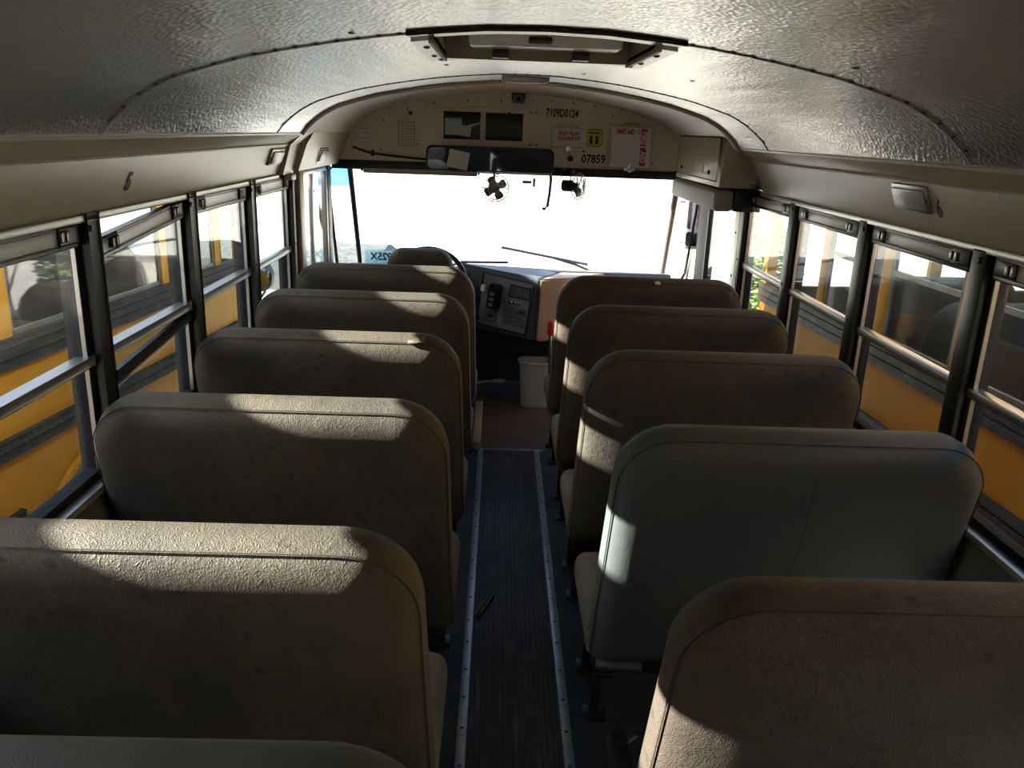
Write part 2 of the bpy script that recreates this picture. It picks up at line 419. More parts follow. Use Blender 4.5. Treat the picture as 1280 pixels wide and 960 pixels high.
# coves (trim) above the windows
def cove(name, s, y0, y1, label):
    t = struct(name, label, 'trim')
    f = MB(); f.prism([(s*1.128, HEAD+0.004), (s*1.075, 1.698), (s*1.075, 1.70), (s*1.195, 1.70), (s*1.195, HEAD+0.004)], y0, y1); f.build('cove_face', M['cream'], t)
    f = MB(); f.prism([(s*1.075, 1.701), (s*1.07, 1.712), (s*1.005, 1.748), (s*1.005, 1.762), (s*1.15, 1.762), (s*1.15, 1.701)], y0, y1); f.build('cove_return', M['cream'], t)
    f = MB(); f.tube([(s*1.073, y0, 1.702), (s*1.073, y1, 1.702)], 0.005, 6); f.build('cove_lip', M['white_trim'], t)
    f = MB(); f.tube([(s*1.004, y0, 1.755), (s*1.004, y1, 1.755)], 0.007, 6); f.build('cove_bead', M['white_trim'], t)
    f = MB(); f.box(s*1.118, s*1.15, y0, y1, HEAD-0.012, HEAD+0.006, 0.003); f.build('header_flange', M['sill'], t)
    return t
cove_l = cove('trim_1', -1, Y_BACK, 3.96, 'cream cove panel above the left windows')
cove_r = cove('trim_2', 1, Y_BACK, 3.92, 'cream cove panel above the right windows')
for s, t, ye in ((-1, cove_l, 3.96), (1, cove_r, 3.92)):
    for yj in (0.46, 1.2):
        f = MB(); f.box(s*1.071, s*1.080, yj, yj+0.004, 1.59, 1.70); f.build('panel_joint', M['greyink'], t)
    text('5' if s < 0 else '6', 0.072, M['ink'], t,
         face_mtx((-1.0993-0.003*0, 2.316, 1.629) if s < 0 else (1.0993, 2.267, 1.636), (0, 1, 0) if s < 0 else (0, -1, 0), (0.35*1, 0, 0.93) if s < 0 else (-0.35, 0, 0.93)), 'seat_number', sx=0.85, bold=0.0022)
# front-left cove section over the driver window
t3 = struct('trim_3', 'recessed cream panel above the driver window', 'trim')
f = MB(); f.prism([(-1.15, 1.555), (-1.075, 1.575), (-1.03, 1.70), (-0.995, 1.757), (-1.17, 1.757)], 4.16, Y_BULK); f.build('cove_face', M['cream'], t3)
f = MB(); f.prism([(-1.15, 1.555), (-1.10, 1.565), (-1.06, 1.70), (-1.0, 1.757), (-1.17, 1.757)], 3.962, 4.16); f.build('cove_end', M['cream'], t3)
f = MB(); f.box(-1.12, -1.085, 4.06, 4.15, 1.535, 1.565, 0.004); f.build('bracket', M['cream'], t3)
f = MB(); f.prism([(1.0, 1.757), (1.07, 1.70), (1.16, 1.60), (1.2, 1.60), (1.2, 1.757)], 3.925, Y_BULK); f.build('front_cove', M['cream'], cove_r)

# side walls
def side_wall(name, s, posts, y_end, lab):
    w = struct(name, lab, 'wall')
    f = MB(); f.box(s*1.135, s*1.205, Y_BACK, y_end, -0.35, SILL-0.03); f.build('outer_panel', M['bus'], w)
    f = MB(); f.box(s*1.120, s*1.1345, Y_BACK, y_end, 0.36, SILL-0.03, 0.003); f.build('lower_panel', M['wallgrey'], w)
    f = MB(); f.box(s*1.085, s*1.1345, Y_BACK, y_end, 0.30, 0.358, 0.006); f.build('seat_rail', M['wallgrey'], w)
    f = MB(); f.box(s*1.110, s*1.1345, Y_BACK, y_end, 0.0, 0.299, 0.003); f.build('kick_panel', M['wallgrey'], w)
    f = MB(); f.box(s*1.114, s*1.20, Y_BACK, y_end, SILL-0.03, SILL-0.012, 0.004); f.build('sill_cap', M['sill'], w)
    f = MB(); f.box(s*1.12, s*1.205, Y_BACK, posts[0]-0.036, SILL-0.012, HEAD+0.004); f.build('rear_quarter_panel', M['wallgrey'], w)
    for k, y in enumerate(posts):
        f = MB(); f.box(s*1.118, s*1.195, y-0.033, y+0.033, SILL-0.012, HEAD+0.002, 0.006)
        p = f.build('window_post', M['black'], w)
        f = MB(); f.dome((s*1.118, y-0.01, HEAD-0.03), 0.010, (-s, 0, 0), 0.5, 8); f.dome((s*1.118, y+0.008, RAIL+0.02), 0.007, (-s, 0, 0), 0.5, 8); f.dome((s*1.118, y+0.008, RAIL-0.17), 0.006, (-s, 0, 0), 0.5, 8)
        f.build('post_screw', M['black_gloss'], p)
    return w
wall_l = side_wall('wall_left', -1, PL, 4.46, 'left side wall below the windows')
wall_r = side_wall('wall_right', 1, PR, 4.20, 'right side wall below the windows')

def window(n, s, y0, y1, drop=0.0, lab=''):
    """one two-sash bus window between two posts"""
    w = struct('window_%d' % n, lab, 'window')
    a, c = y0+0.033, y1-0.033
    x0, x1 = 1.140, 1.174
    fr = MB()
    for (ya, yb, za, zb) in ((a, a+0.022, SILL-0.012, HEAD), (c-0.022, c, SILL-0.012, HEAD), (a, c, HEAD-0.016, HEAD), (a, c, SILL-0.012, SILL+0.012)):
        fr.box(s*x0, s*x1, ya, yb, za, zb, 0.003)
    fr.build('frame', M['framedark'], w)
    fr = MB()
    for yy in (a+0.022, c-0.026): fr.box(s*1.139, s*1.150, yy, yy+0.004, SILL+0.012, HEAD-0.016)
    fr.build('channel_lip', M['alum'], w)
    f = MB(); f.box(s*1.134, s*1.166, a+0.004, c-0.004, RAIL-0.017, RAIL+0.010, 0.004); f.build('mid_rail', M['alum'], w)
    f = MB(); f.box(s*1.166, s*1.170, a+0.02, c-0.02, SILL+0.010, RAIL-0.014); f.build('lower_pane', M['glass'], w)
    # upper sash
    sx = thing_part('upper_sash', w)
    zt = HEAD-0.018
    ang = math.atan2(drop, c-a)
    R = Matrix.Rotation(s*0, 3, 'X') if not drop else Matrix.Rotation(ang, 3, 'X')
    pv = (0, c-0.02, zt)
    f = MB(); f.box(s*1.132, s*1.150, a+0.024, c-0.024, zt-0.040, zt, 0.003, R, pv); f.build('sash_bar', M['white_trim'], sx)
    f = MB()
    for ya, yb in ((a+0.024, a+0.115), (c-0.115, c-0.024)): f.box(s*1.128, s*1.150, ya, yb, zt-0.041, zt+0.001, 0.003, R, pv)
    f.box(s*1.130, s*1.151, a+0.024, c-0.024, zt-0.005, zt+0.004, 0.001, R, pv)
    f.box(s*1.130, s*1.151, a+0.024, c-0.024, zt-0.052, zt-0.040, 0.001, R, pv)
    f.build('sash_latch', M['black'], sx)
    f = MB()
    for ym in (a+0.095, c-0.095):
        for d in (-0.012, 0.012): f.box(s*1.122, s*1.130, ym+d-0.006, ym+d+0.006, zt-0.032, zt-0.008, 0.002, R, pv)
    f.build('latch_button', M['alum'], sx)
    f = MB(); f.box(s*1.140, s*1.144, a+0.024, c-0.024, RAIL-(0.07 if drop else 0.0), zt-0.045, 0, R, pv); f.build('upper_pane', M['glass'], sx)
    if drop:
        f = MB(); f.box(s*1.136, s*1.150, a+0.024, c-0.024, RAIL-0.055, RAIL-0.02, 0.002, R, pv); f.build('sash_bottom_bar', M['black'], sx)
    return w
def thing_part(name, parent):
    o = bpy.data.objects.new(name, None); COL.objects.link(o); o.empty_display_size = 0.02; o.parent = parent; return o
n = 1
ordn = ['seventh', 'sixth', 'fifth', 'fourth', 'third', 'second', 'first']
for k in range(7):
    window(n, -1, PL[k], PL[k+1], 0.052 if k == 4 else 0.0, '%s passenger window from the front on the left%s' % (ordn[k], ', upper sash tilted down' if k == 4 else '')); n += 1
for k in range(7):
    window(n, 1, PR[k], PR[k+1], 0.0, '%s passenger window from the front on the right' % ordn[k]); n += 1

# rear wall
wb = struct('wall_back', 'rear wall of the bus', 'wall')
f = MB(); f.box(-1.2, 1.2, Y_BACK-0.06, Y_BACK-0.001, -0.2, 0.95); f.box(-1.2, 1.2, Y_BACK-0.06, Y_BACK-0.001, 1.50, 1.755)
f.prism([(x, z) for x, z in ARCH], Y_BACK-0.06, Y_BACK-0.001)
for x0, x1 in ((-1.2, -0.26), (0.26, 1.2)): f.box(x0, x1, Y_BACK-0.06, Y_BACK-0.001, 0.95, 1.50)
f.build('rear_panel', M['wallgrey'], wb)
f = MB(); f.box(-0.26, 0.26, Y_BACK-0.035, Y_BACK-0.03, 0.95, 1.50); f.build('rear_pane', M['glass'], wb)

# floor
floor = struct('floor', 'dark bus floor with ribbed aisle mat', 'floor')
f = MB(); f.box(-1.135, 1.135, Y_BACK, 4.53, -0.06, 0.0); f.build('floor_board', M['floor'], floor)
f = MB(); f.box(-1.135, 1.135, 4.531, 5.56, -0.06, 0.0005); f.build('front_floor', M['floorfront'], floor)
f = MB()
xs0, xs1, nr = -0.146, 0.149, 17
poly = []
pw = (xs1-xs0)/nr
pts = []
for k in range(nr):
    a = xs0 + k*pw
    pts += [(a, 0.003), (a+pw*0.38, 0.003), (a+pw*0.46, 0.0075), (a+pw*0.92, 0.0075)]
pts.append((xs1, 0.003))
V0 = [f.bm.verts.new((x, Y_BACK, z)) for x, z in pts]; V1 = [f.bm.verts.new((x, 4.525, z)) for x, z in pts]
for i in range(len(pts)-1): f.bm.faces.new((V0[i], V0[i+1], V1[i+1], V1[i]))
f.build('aisle_mat', M['mat'], floor, smooth=False)
scr = None
for x in (-0.162, 0.165):
    f = MB(); f.box(x-0.016, x+0.016, Y_BACK, 4.52, 0.0, 0.0075, 0.003); st = f.build('edge_strip', M['strip'], floor)
    for k in range(20):
        if scr is None:
            f = MB(); f.dome((0, 0, 0), 0.006, (0, 0, 1), 0.4, 8); scr = f.build('screw', M['screw'], st)
            o = scr
        else:
            o = scr.copy(); COL.objects.link(o); o.parent = st
        o.location = (x, 1.55+k*0.152+random.uniform(-.01, .01), 0.0074)
f = MB(); f.box(-0.19, 0.20, 4.518, 4.545, 0.0, 0.006, 0.002); f.build('threshold_strip', M['strip'], floor)
f = MB(); f.box(-0.215, -0.165, 4.53, 5.3, 0.0, 0.05, 0.006); f.build('curb_trim', M['cowl'], floor)
f = MB(); f.box(-1.13, 0.95, 5.56, 5.75, -0.06, 0.072, 0.01); f.build('front_step', M['dash'], floor)

# ------------------------------------------------------------------ front wall (bulkhead)
wf = struct('wall_front', 'cream bulkhead above the windshield', 'wall')
BZ = 1.597
f = MB(); f.prism([(-1.13, BZ), (-1.13, 1.757), (-1.0, 1.757)] + ARCH[1:-1] + [(1.0, 1.757), (1.13, 1.757), (1.13, BZ)], Y_BULK, Y_BULK+0.04); f.build('bulkhead_sheet', M['bulk'], wf)
f = MB(); f.box(-0.557, 0.545, Y_BULK-0.012, Y_BULK-0.001, 1.612, 1.928, 0.004); ap = f.build('access_panel', M['bulk'], wf)
f = MB(); f.box(-1.12, 1.12, Y_BULK-0.012, Y_BULK+0.09, BZ-0.055, BZ, 0.006); f.build('windshield_header', M['black'], wf)
f = MB(); f.box(-0.55, 0.96, Y_BULK-0.018, Y_BULK-0.013, BZ-0.004, BZ+0.008); f.build('header_lip', M['white_trim'], wf)
f = MB()
for x, z in [(-0.8, 1.83), (-0.66, 1.9), (-0.6, 1.70), (-0.5, 1.94), (-0.3, 1.96), (-0.1, 1.965), (0.2, 1.975), (0.33, 1.97), (0.46, 1.955), (0.62, 1.94), (0.75, 1.90), (0.83, 1.64), (0.57, 1.9), (-0.82, 1.66), (0.6, 1.965), (-0.05, 1.90), (0.08, 1.905), (0.11, 1.905), (0.08, 1.72), (0.12, 1.72)]:
    f.dome((x, Y_BULK-0.0005 if not -0.55 < x < 0.54 or z > 1.93 else Y_BULK-0.0125, z), 0.006, (0, -1, 0), 0.4)
tag(f.build('screw_heads', M['rivet'], wf), kind='stuff')
YP = Y_BULK-0.0128
text('7109D0124', 0.062, M['ink'], wf, face_mtx((0.265, YP, 1.906), (1, 0, -0.02), (0, 0, 1)), 'bus_number', sx=0.66, bold=0.0016)
text('07859', 0.068, M['ink'], wf, face_mtx((0.468, YP, 1.648), (1, 0, 0), (0, 0, 1)), 'fleet_number', sx=0.85, bold=0.0018)
f = MB(); f.lathe([(0.017, 0), (0.019, 0.003), (0.012, 0.006)], 16, face_mtx((0.327, YP, 1.648), (1, 0, 0), (0, 0, 1))); f.build('black_grommet', M['black_gloss'], wf)
f = MB(); f.lathe([(0.012, 0), (0.010, 0.004)], 14, face_mtx((-0.64, Y_BULK-0.001, 1.878), (1, 0, 0), (0, 0, 1))); f.build('black_plug', M['black_gloss'], wf)
f = MB(); f.lathe([(0.009, 0), (0.007, 0.004)], 12, face_mtx((0.405, YP, 1.695), (1, 0, 0), (0, 0, 1))); f.build('red_lamp', M['red'], wf)
# printed notices on the bulkhead
def notice(name, x0, x1, z0, z1, label, m, y, frame=False, lines=8):
    t = thing(name, label, 'notice', ((x0+x1)/2, y, (z0+z1)/2))
    w, h = x1-x0, z1-z0
    f = MB(); f.box(-w/2, w/2, -0.0015, 0, -h/2, h/2); f.build('sheet', m, t)
    f = MB()
    if frame:
        e = 0.005
        f.box(-w/2, w/2, -0.003, -0.0015, h/2-e, h/2); f.box(-w/2, w/2, -0.003, -0.0015, -h/2, -h/2+e)
        f.box(-w/2, -w/2+e, -0.003, -0.0015, -h/2, h/2); f.box(w/2-e, w/2, -0.003, -0.0015, -h/2, h/2)
    for k in range(lines):
        zz = h*0.40 - k*h*0.8/max(1, lines-1); ww = w*random.uniform(0.28, 0.42)
        f.box(-ww, ww, -0.0025, -0.0015, zz-h*0.013, zz+h*0.013)
    f.build('print_lines', M['greyink'], t); return t
notice('wall_notice', -0.714, -0.616, 1.686, 1.829, 'framed printed notice on the bulkhead left of the two dark pockets', M['bulk'], Y_BULK-0.001, True, 10)
notice('wall_sticker', -0.948, -0.876, 1.689, 1.79, 'pale sticker at the far left end of the bulkhead', M['paper'], Y_BULK-0.001, False, 4)
notice('wall_label', -0.690, -0.632, 1.655, 1.668, 'thin dark strip label under the framed notice', M['bulk'], Y_BULK-0.001, False, 2)
notice('wall_label', -0.700, -0.640, 1.842, 1.862, 'small faded label above the framed notice', M['bulk'], Y_BULK-0.001, False, 3)
# two document pockets
for i, (x0, x1) in enumerate(((-0.440, -0.224), (-0.188, 0.030))):
    t = thing('document_pocket', ['dark document pocket holding creased papers on the bulkhead', 'empty dark clear-fronted document pocket on the bulkhead'][i], 'document pocket', ((x0+x1)/2, YP, 1.817), group='document pockets on the bulkhead')
    w = x1-x0
    f = MB(); f.box(-w/2, w/2, -0.006, 0, -0.075, 0.075, 0.003); f.build('backing', M['black'], t)
    f = MB(); f.tube([(-w/2, -0.008, -0.075), (w/2, -0.008, -0.075), (w/2, -0.008, 0.075), (-w/2, -0.008, 0.075)], 0.005, 6, True); f.build('pocket_rim', M['black_gloss'], t)
    f = MB(); f.box(-w/2+0.006, w/2-0.006, -0.0115, -0.0105, -0.07, 0.055); f.build('clear_front', M['glass'], t)
    if i == 0:
        f = MB(); f.box(-0.10, 0.0, -0.0092, -0.0082, -0.055, 0.04); f.box(-0.03, 0.055, -0.0102, -0.0094, -0.06, 0.0, rot=Matrix.Rotation(0.12, 3, 'Y')); f.box(0.03, 0.11, -0.0104, -0.0096, 0.0, 0.012, rot=Matrix.Rotation(-0.3, 3, 'Y')); f.build('papers', M['paper'], t)
# body fluid kit
t = thing('cleanup_kit_box', 'small white body fluid cleanup kit box under the bus number', 'box', (0.309, YP, 1.762))
f = MB(); f.box(-0.103, 0.103, -0.06, 0, -0.062, 0.062, 0.008); f.build('case', M['white'], t)
f = MB(); f.box(-0.104, 0.104, -0.061, -0.056, -0.05, -0.047); f.build('lid_seam', M['greyink'], t)
f = MB(); f.tube([(-0.06, -0.03, 0.061), (-0.055, -0.03, 0.085), (0.0, -0.03, 0.094), (0.055, -0.03, 0.085), (0.06, -0.03, 0.061)], 0.005, 6); f.build('handle', M['bulk'], t)
f = MB(); f.box(-0.014, 0.014, -0.066, -0.058, -0.085, -0.040, 0.003); f.box(-0.022, 0.022, -0.064, -0.058, -0.066, -0.056, 0.002); f.build('latch', M['steel'], t)
text('BODY FLUID', 0.027, M['red'], t, face_mtx((0, -0.0606, 0.030), (1, 0, 0), (0, 0, 1)), sx=0.82, bold=0.0012)
text('CLEANUP KIT', 0.027, M['red'], t, face_mtx((0, -0.0606, 0.003), (1, 0, 0), (0, 0, 1)), sx=0.82, bold=0.0012)
# yellow label
t = thing('yellow_warning_label', 'yellow label with black figures beside the cleanup kit', 'label', (0.464, YP, 1.772))
f = MB(); f.prism([(0.05*math.copysign(abs(math.cos(a))**0.45, math.cos(a)), 0.05*math.copysign(abs(math.sin(a))**0.45, math.sin(a))) for a in [2*math.pi*k/32 for k in range(32)]], -0.002, 0); f.build('label_face', M['yellowlabel'], t)
f = MB()
for x in (-0.018, 0.018):
    f.lathe([(0.009, 0), (0.008, 0.001)], 10, face_mtx((x, -0.002, 0.004), (1, 0, 0), (0, 0, 1))); f.box(x-0.006, x+0.006, -0.003, -0.002, -0.036, -0.006, 0.001)
    f.box(x-0.013, x+0.013, -0.003, -0.002, -0.022, -0.014, rot=Matrix.Rotation(0.6 if x < 0 else -0.6, 3, 'Y'))
f.box(-0.032, 0.032, -0.003, -0.002, 0.026, 0.034, 0.001)
f.tube([(0.049*math.copysign(abs(math.cos(a))**0.45, math.cos(a)), -0.002, 0.049*math.copysign(abs(math.sin(a))**0.45, math.sin(a))) for a in [2*math.pi*k/32 for k in range(32)]], 0.0018, 4, True)
f.build('printed_figures', M['ink'], t)
# first aid box
t = thing('first_aid_box', 'white metal first aid box with red lettering on the bulkhead', 'first aid box', (0.680, Y_BULK-0.001, 1.730))
f = MB(); f.box(-0.118, 0.122, -0.085, 0, -0.118, 0.116, 0.014, seg=3); f.build('case', M['white'], t)
f = MB(); f.box(0.055, 0.092, -0.0865, -0.085, -0.108, 0.104); f.build('red_band', M['red'], t)
text('FIRST AID', 0.034, M['red'], t, face_mtx((-0.038, -0.0856, 0.083), (1, 0, 0), (0, 0, 1)), sx=0.72, bold=0.0019)
f = MB(); f.lathe([(0.010, 0), (0.010, 0.0012), (0.0065, 0.0012), (0.0065, 0)], 16, face_mtx((0.040, -0.085, 0.083), (1, 0, 0), (0, 0, 1)), cap=False); f.build('ring_mark', M['red'], t)
text('FIRST AID', 0.046, M['white'], t, face_mtx((0.0735, -0.0866, -0.002), (0, 0, -1), (1, 0, 0)), sx=0.90, bold=0.0018)
f = MB(); f.box(-0.012, 0.012, -0.094, -0.084, -0.145, -0.095, 0.003); f.box(-0.035, 0.035, -0.075, -0.02, -0.140, -0.118, 0.006); f.build('latch', M['steel'], t)
f = MB(); f.tube([(-0.05, -0.04, 0.114), (-0.045, -0.04, 0.132), (0.045, -0.04, 0.132), (0.05, -0.04, 0.114)], 0.004, 6); f.build('carry_handle', M['greyink'], t)
# camera on the bulkhead top
t = thing('surveillance_camera', 'small dark camera high at the middle of the bulkhead', 'camera', (0.0, Y_BULK-0.001, 1.982))
f = MB(); f.box(-0.034, 0.034, -0.035, 0, -0.028, 0.024, 0.006); f.build('housing', M['dash_light'], t)
f = MB(); f.box(-0.040, 0.040, -0.048, -0.001, 0.020, 0.029, 0.003); f.box(-0.040, -0.033, -0.045, -0.001, -0.012, 0.024, 0.002); f.box(0.033, 0.040, -0.045, -0.001, -0.012, 0.024, 0.002); f.build('shroud', M['black'], t)
f = MB(); f.lathe([(0.013, 0), (0.013, 0.012), (0.009, 0.014)], 16, face_mtx((0, -0.035, -0.004), (1, 0, 0), (0, 0, 1))); f.build('lens', M['black_gloss'], t)
text('STOP', 0.020, M['greyink'], wf, face_mtx((0.085, Y_BULK-0.001, 1.972), (1, 0, 0), (0, 0, 1)), 'faint_marking', sx=0.8)
# black cable along the bulkhead
f = MB(); f.tube([(-0.985, Y_BULK-0.02, 1.672), (-0.93, Y_BULK-0.03, 1.655), (-0.87, Y_BULK-0.03, 1.638), (-0.75, Y_BULK-0.03, 1.628), (-0.62, Y_BULK-0.03, 1.618), (-0.48, Y_BULK-0.03, 1.612)], 0.007, 8)
c = f.build('cable', M['black'], None); tag(c, 'black cable running along the bottom left of the bulkhead', 'cable')
f = MB(); f.lathe([(0.006, -0.012), (0.017, -0.008), (0.018, 0.006), (0.008, 0.014)], 12, Matrix.Translation((-0.865, Y_BULK-0.036, 1.640)) @ Matrix.Rotation(math.pi/2, 4, 'Y')); f.build('grommet', M['black_gloss'], c)

# ------------------------------------------------------------------ windshield, corner panes, pillars
WT = (5.27, BZ-0.05); WBt = (5.88, 0.86)
def ws(z): t = (z-WT[1])/(WBt[1]-WT[1]); return WT[0]+t*(WBt[0]-WT[0])
win = struct('window_15', 'wide sloped windshield', 'window')
f = MB(); f.prism([(ws(1.55), 1.55), (ws(1.55)+0.006, 1.55), (ws(0.84)+0.006, 0.84), (ws(0.84), 0.84)], -1.05, 1.06, 'x'); f.build('windshield_pane', M['windshield'], win)
for s, xt, xb, m, r in ((-1, -1.018, -1.070, M['black'], 0.017), (1, 1.010, 1.085, M['greyink'], 0.020)):
    f = MB(); f.tube([(xt, ws(1.56)-0.01, 1.56), (xb, ws(0.84)-0.01, 0.84)], r, 10); f.build('mullion', m, win)
for s in (-1, 1):
    f = MB(); f.quad((s*1.03, ws(1.55), 1.55), (s*1.155, 5.26, 1.55), (s*1.165, 5.55, 0.84), (s*1.085, ws(0.84), 0.84)); f.build('corner_pane', M['windshield'], win)
    f = MB(); f.tube([(s*1.035, ws(1.55)-0.005, 1.565), (s*1.09, 5.265, 1.568), (s*1.148, 5.25, 1.53), (s*1.155, 5.29, 1.40), (s*1.163, 5.51, 0.92), (s*1.15, 5.58, 0.85), (s*1.09, ws(0.84), 0.835)], 0.011, 8); f.build('corner_gasket', M['rubber'], win)
f = MB(); f.quad((-1.031, ws(1.55)-0.004, 1.55), (-1.150, 5.256, 1.55), (-1.152, 5.30, 1.43), (-1.040, ws(1.43)-0.004, 1.43)); f.build('tint_band', M['bluetint'], win)
t = thing('windshield_decal', 'pale blue decal with reversed numbers low on the left of the windshield', 'decal', (-0.905, ws(0.92)-0.02, 0.922))
f = MB(); f.box(-0.115, 0.15, -0.002, 0, -0.05, 0.048); f.build('film', M['decal'], t)
text('16925X', 0.072, M['decalink'], t, face_mtx((0.03, -0.004, 0.0), (-1, 0, 0), (0, 0, 1)), 'reversed_lettering', sx=0.95, bold=0.002)
# driver window
dw = struct('window_16', 'sliding driver window on the left', 'window')
f = MB(); f.box(-1.20, -1.12, 4.37, 4.47, 0.85, 1.57, 0.01); f.build('front_post', M['cream'], wall_l)
f = MB(); f.box(-1.20, -1.14, 4.26, 4.37, 0.85, 1.56); f.build('post_filler', M['black'], wall_l)
f = MB()
for ya, yb, za, zb in ((4.471, 4.50, 0.86, 1.555), (5.13, 5.17, 0.86, 1.555), (4.471, 5.17, 1.53, 1.555), (4.471, 5.17, 0.86, 0.89)): f.box(-1.18, -1.14, ya, yb, za, zb, 0.003)
f.box(-1.165, -1.145, 4.76, 4.80, 0.88, 1.53, 0.003); f.build('frame', M['alum'], dw)
f = MB(); f.box(-1.160, -1.156, 4.48, 5.15, 0.88, 1.54); f.build('pane', M['glass_clear'], dw)
f = MB(); f.box(-1.20, -1.135, 5.171, 5.26, 0.84, 1.6, 0.006); f.build('corner_post', M['alum_dark'], dw)
f = MB(); f.box(-1.20, -1.12, 4.47, 5.6, -0.3, 0.86); f.build('driver_side_panel', M['dash_dark'], wall_l)
# entry door
door = struct('door_1', 'glazed folding entry door at the front right', 'door')
f = MB(); f.box(1.150, 1.2, 4.95, 5.21, -0.3, 1.6, 0.006); f.build('door_front_post', M['dash_dark'], door)
f = MB(); f.box(1.118, 1.2, 4.206, 4.30, 0.0, 1.58, 0.006); f.build('door_rear_post', M['sill'], door)
f = MB()
for z in (0.9, 1.12, 1.34, 1.5): f.dome((1.118, 4.25, z), 0.008, (-1, 0, 0), 0.5, 8)
f.build('post_bolt', M['black_gloss'], door)
f = MB(); f.box(1.135, 1.165, 4.302, 4.33, 0.02, 1.56, 0.004); f.box(1.135, 1.165, 4.90, 4.93, 0.02, 1.56, 0.004); f.box(1.135, 1.165, 4.302, 4.93, 0.02, 0.12); f.box(1.135, 1.165, 4.302, 4.93, 1.53, 1.56); f.build('door_frame', M['black'], door)
f = MB(); f.box(1.148, 1.152, 4.32, 4.91, 0.1, 1.54); f.build('door_pane', M['glass_clear'], door)
f = MB(); f.box(1.12, 1.2, 5.23, 5.6, -0.3, 0.84); f.build('cowl_side_panel', M['dash_dark'], wall_r)

# storage box over the door
t = thing('storage_box', 'cream metal overhead locker above the entry door', 'locker', (1.0, 4.55, 1.70))
f = MB(); f.prism([(-0.032, 0.128), (0.085, 0.128), (0.10, -0.10), (0.10, -0.128), (-0.050, -0.128)], -0.515, 0.505, bev=0.004); f.build('body', M['cream'], t)
R = Matrix.Rotation(-0.07, 3, 'Y')
f = MB(); f.box(-0.050, -0.042, -0.47, 0.46, -0.098, 0.098, 0.002, R, (-0.046, 0, 0)); dr = f.build('door', M['cream'], t)
for y in (-0.33, 0.32):
    f = MB(); f.lathe([(0.010, 0), (0.010, 0.01)], 10, face_mtx((-0.055, y, -0.065), (0, -1, 0), (0, 0, 1))); f.build('lock', M['black_gloss'], dr)
f = MB(); f.box(-0.0520, -0.0505, -0.16, -0.09, -0.085, -0.03, 0, R, (-0.046, 0, 0)); f.build('sticker', M['paper'], dr)
f = MB(); f.tube([(-0.0500, -0.475, 0.102), (-0.0500, 0.465, 0.102), (-0.056, 0.465, -0.103), (-0.056, -0.475, -0.103)], 0.0022, 4, True); f.build('door_gap', M['ink'], dr)
t = thing('header_pad', 'grey padded bumper over the entry doorway', 'pad', (0.985, 4.55, 1.51))
f = MB(); f.box(-0.045, 0.05, -0.50, 0.55, -0.052, 0.050, 0.022, seg=4); f.build('padding', M['pad'], t)
t = thing('door_motor_box', 'black box beside the grey pad above the entry door', 'box', (1.085, 4.22, 1.525))
f = MB(); f.box(-0.048, 0.05, -0.17, 0.55, -0.065, 0.04, 0.006); f.build('housing', M['black'], t)
f = MB(); f.box(-0.03, 0.03, -0.176, -0.17, -0.04, 0.02, 0.002); f.build('cover_plate', M['black_gloss'], t)

# ------------------------------------------------------------------ roof hatch
t = thing('roof_hatch', 'metal framed emergency roof hatch with raised white lid', 'roof hatch', (0, 2.26, 1.985))
f = MB()
pr = lambda x: next(z0+(z1-z0)*(abs(x)-x0)/(x1-x0) for (x1, z1), (x0, z0) in zip(PROF, PROF[1:]) if x0 <= abs(x) <= x1+1e-9)-1.985
def flange(xa, xb, ya, yb, dz):
    n = 12
    for k in range(n):
        a, c = xa+(xb-xa)*k/n, xa+(xb-xa)*(k+1)/n
        za, zc = pr(a)-dz, pr(c)-dz
        f.prism([(a, za), (c, zc), (c, zc+0.01), (a, za+0.01)], ya, yb)
flange(-0.305, 0.305, 0.20, 0.335, 0.012); flange(-0.305, 0.305, -0.335, -0.235, 0.005)
flange(-0.305, -0.252, -0.235, 0.20, 0.012); flange(0.252, 0.305, -0.235, 0.20, 0.012)
f.build('flange', M['sill'], t)
f = MB(); f.tube([(x, -0.335, pr(x)-0.005) for x in [-0.305+0.61*k/14 for k in range(15)]], 0.005, 8); f.build('rubber_edge', M['rubber'], t)
f = MB()
zz = 0.13
f.box(-0.262, -0.252, -0.27, 0.24, -0.005, zz); f.box(0.252, 0.262, -0.27, 0.24, -0.005, zz); f.box(-0.26, 0.26, 0.195, 0.205, 0.0, zz); f.box(-0.26, 0.26, -0.245, -0.235, 0.03, zz)
f.build('hatch_well', M['well'], t)
f = MB(); f.box(-0.256, 0.256, -0.25, 0.21, 0.10, 0.116, 0.004); f.build('lid', M['white'], t)
f = MB(); f.box(-0.185, 0.215, 0.035, 0.18, 0.024, 0.098, 0.006); f.build('lid_liner', M['white'], t)
for a in (-0.125, 0.095):
    f = MB(); f.box(a, a+0.045, 0.14, 0.18, 0.002, 0.0235, 0.003); f.build('hinge_bracket', M['black'], t)
f = MB(); f.box(-0.03, 0.03, 0.015, 0.034, 0.030, 0.046, 0.004); f.build('release_handle', M['black_gloss'], t)
for x, y in ((-0.28, -0.1), (-0.28, 0.14), (0.28, -0.1), (0.28, 0.14), (-0.27, 0.27), (0.27, 0.27), (0, 0.28)):
    f = MB(); f.dome((x, y, pr(x)-0.013), 0.009, (0, 0, -1), 0.5, 8); f.build('flange_bolt', M['screw'], t)
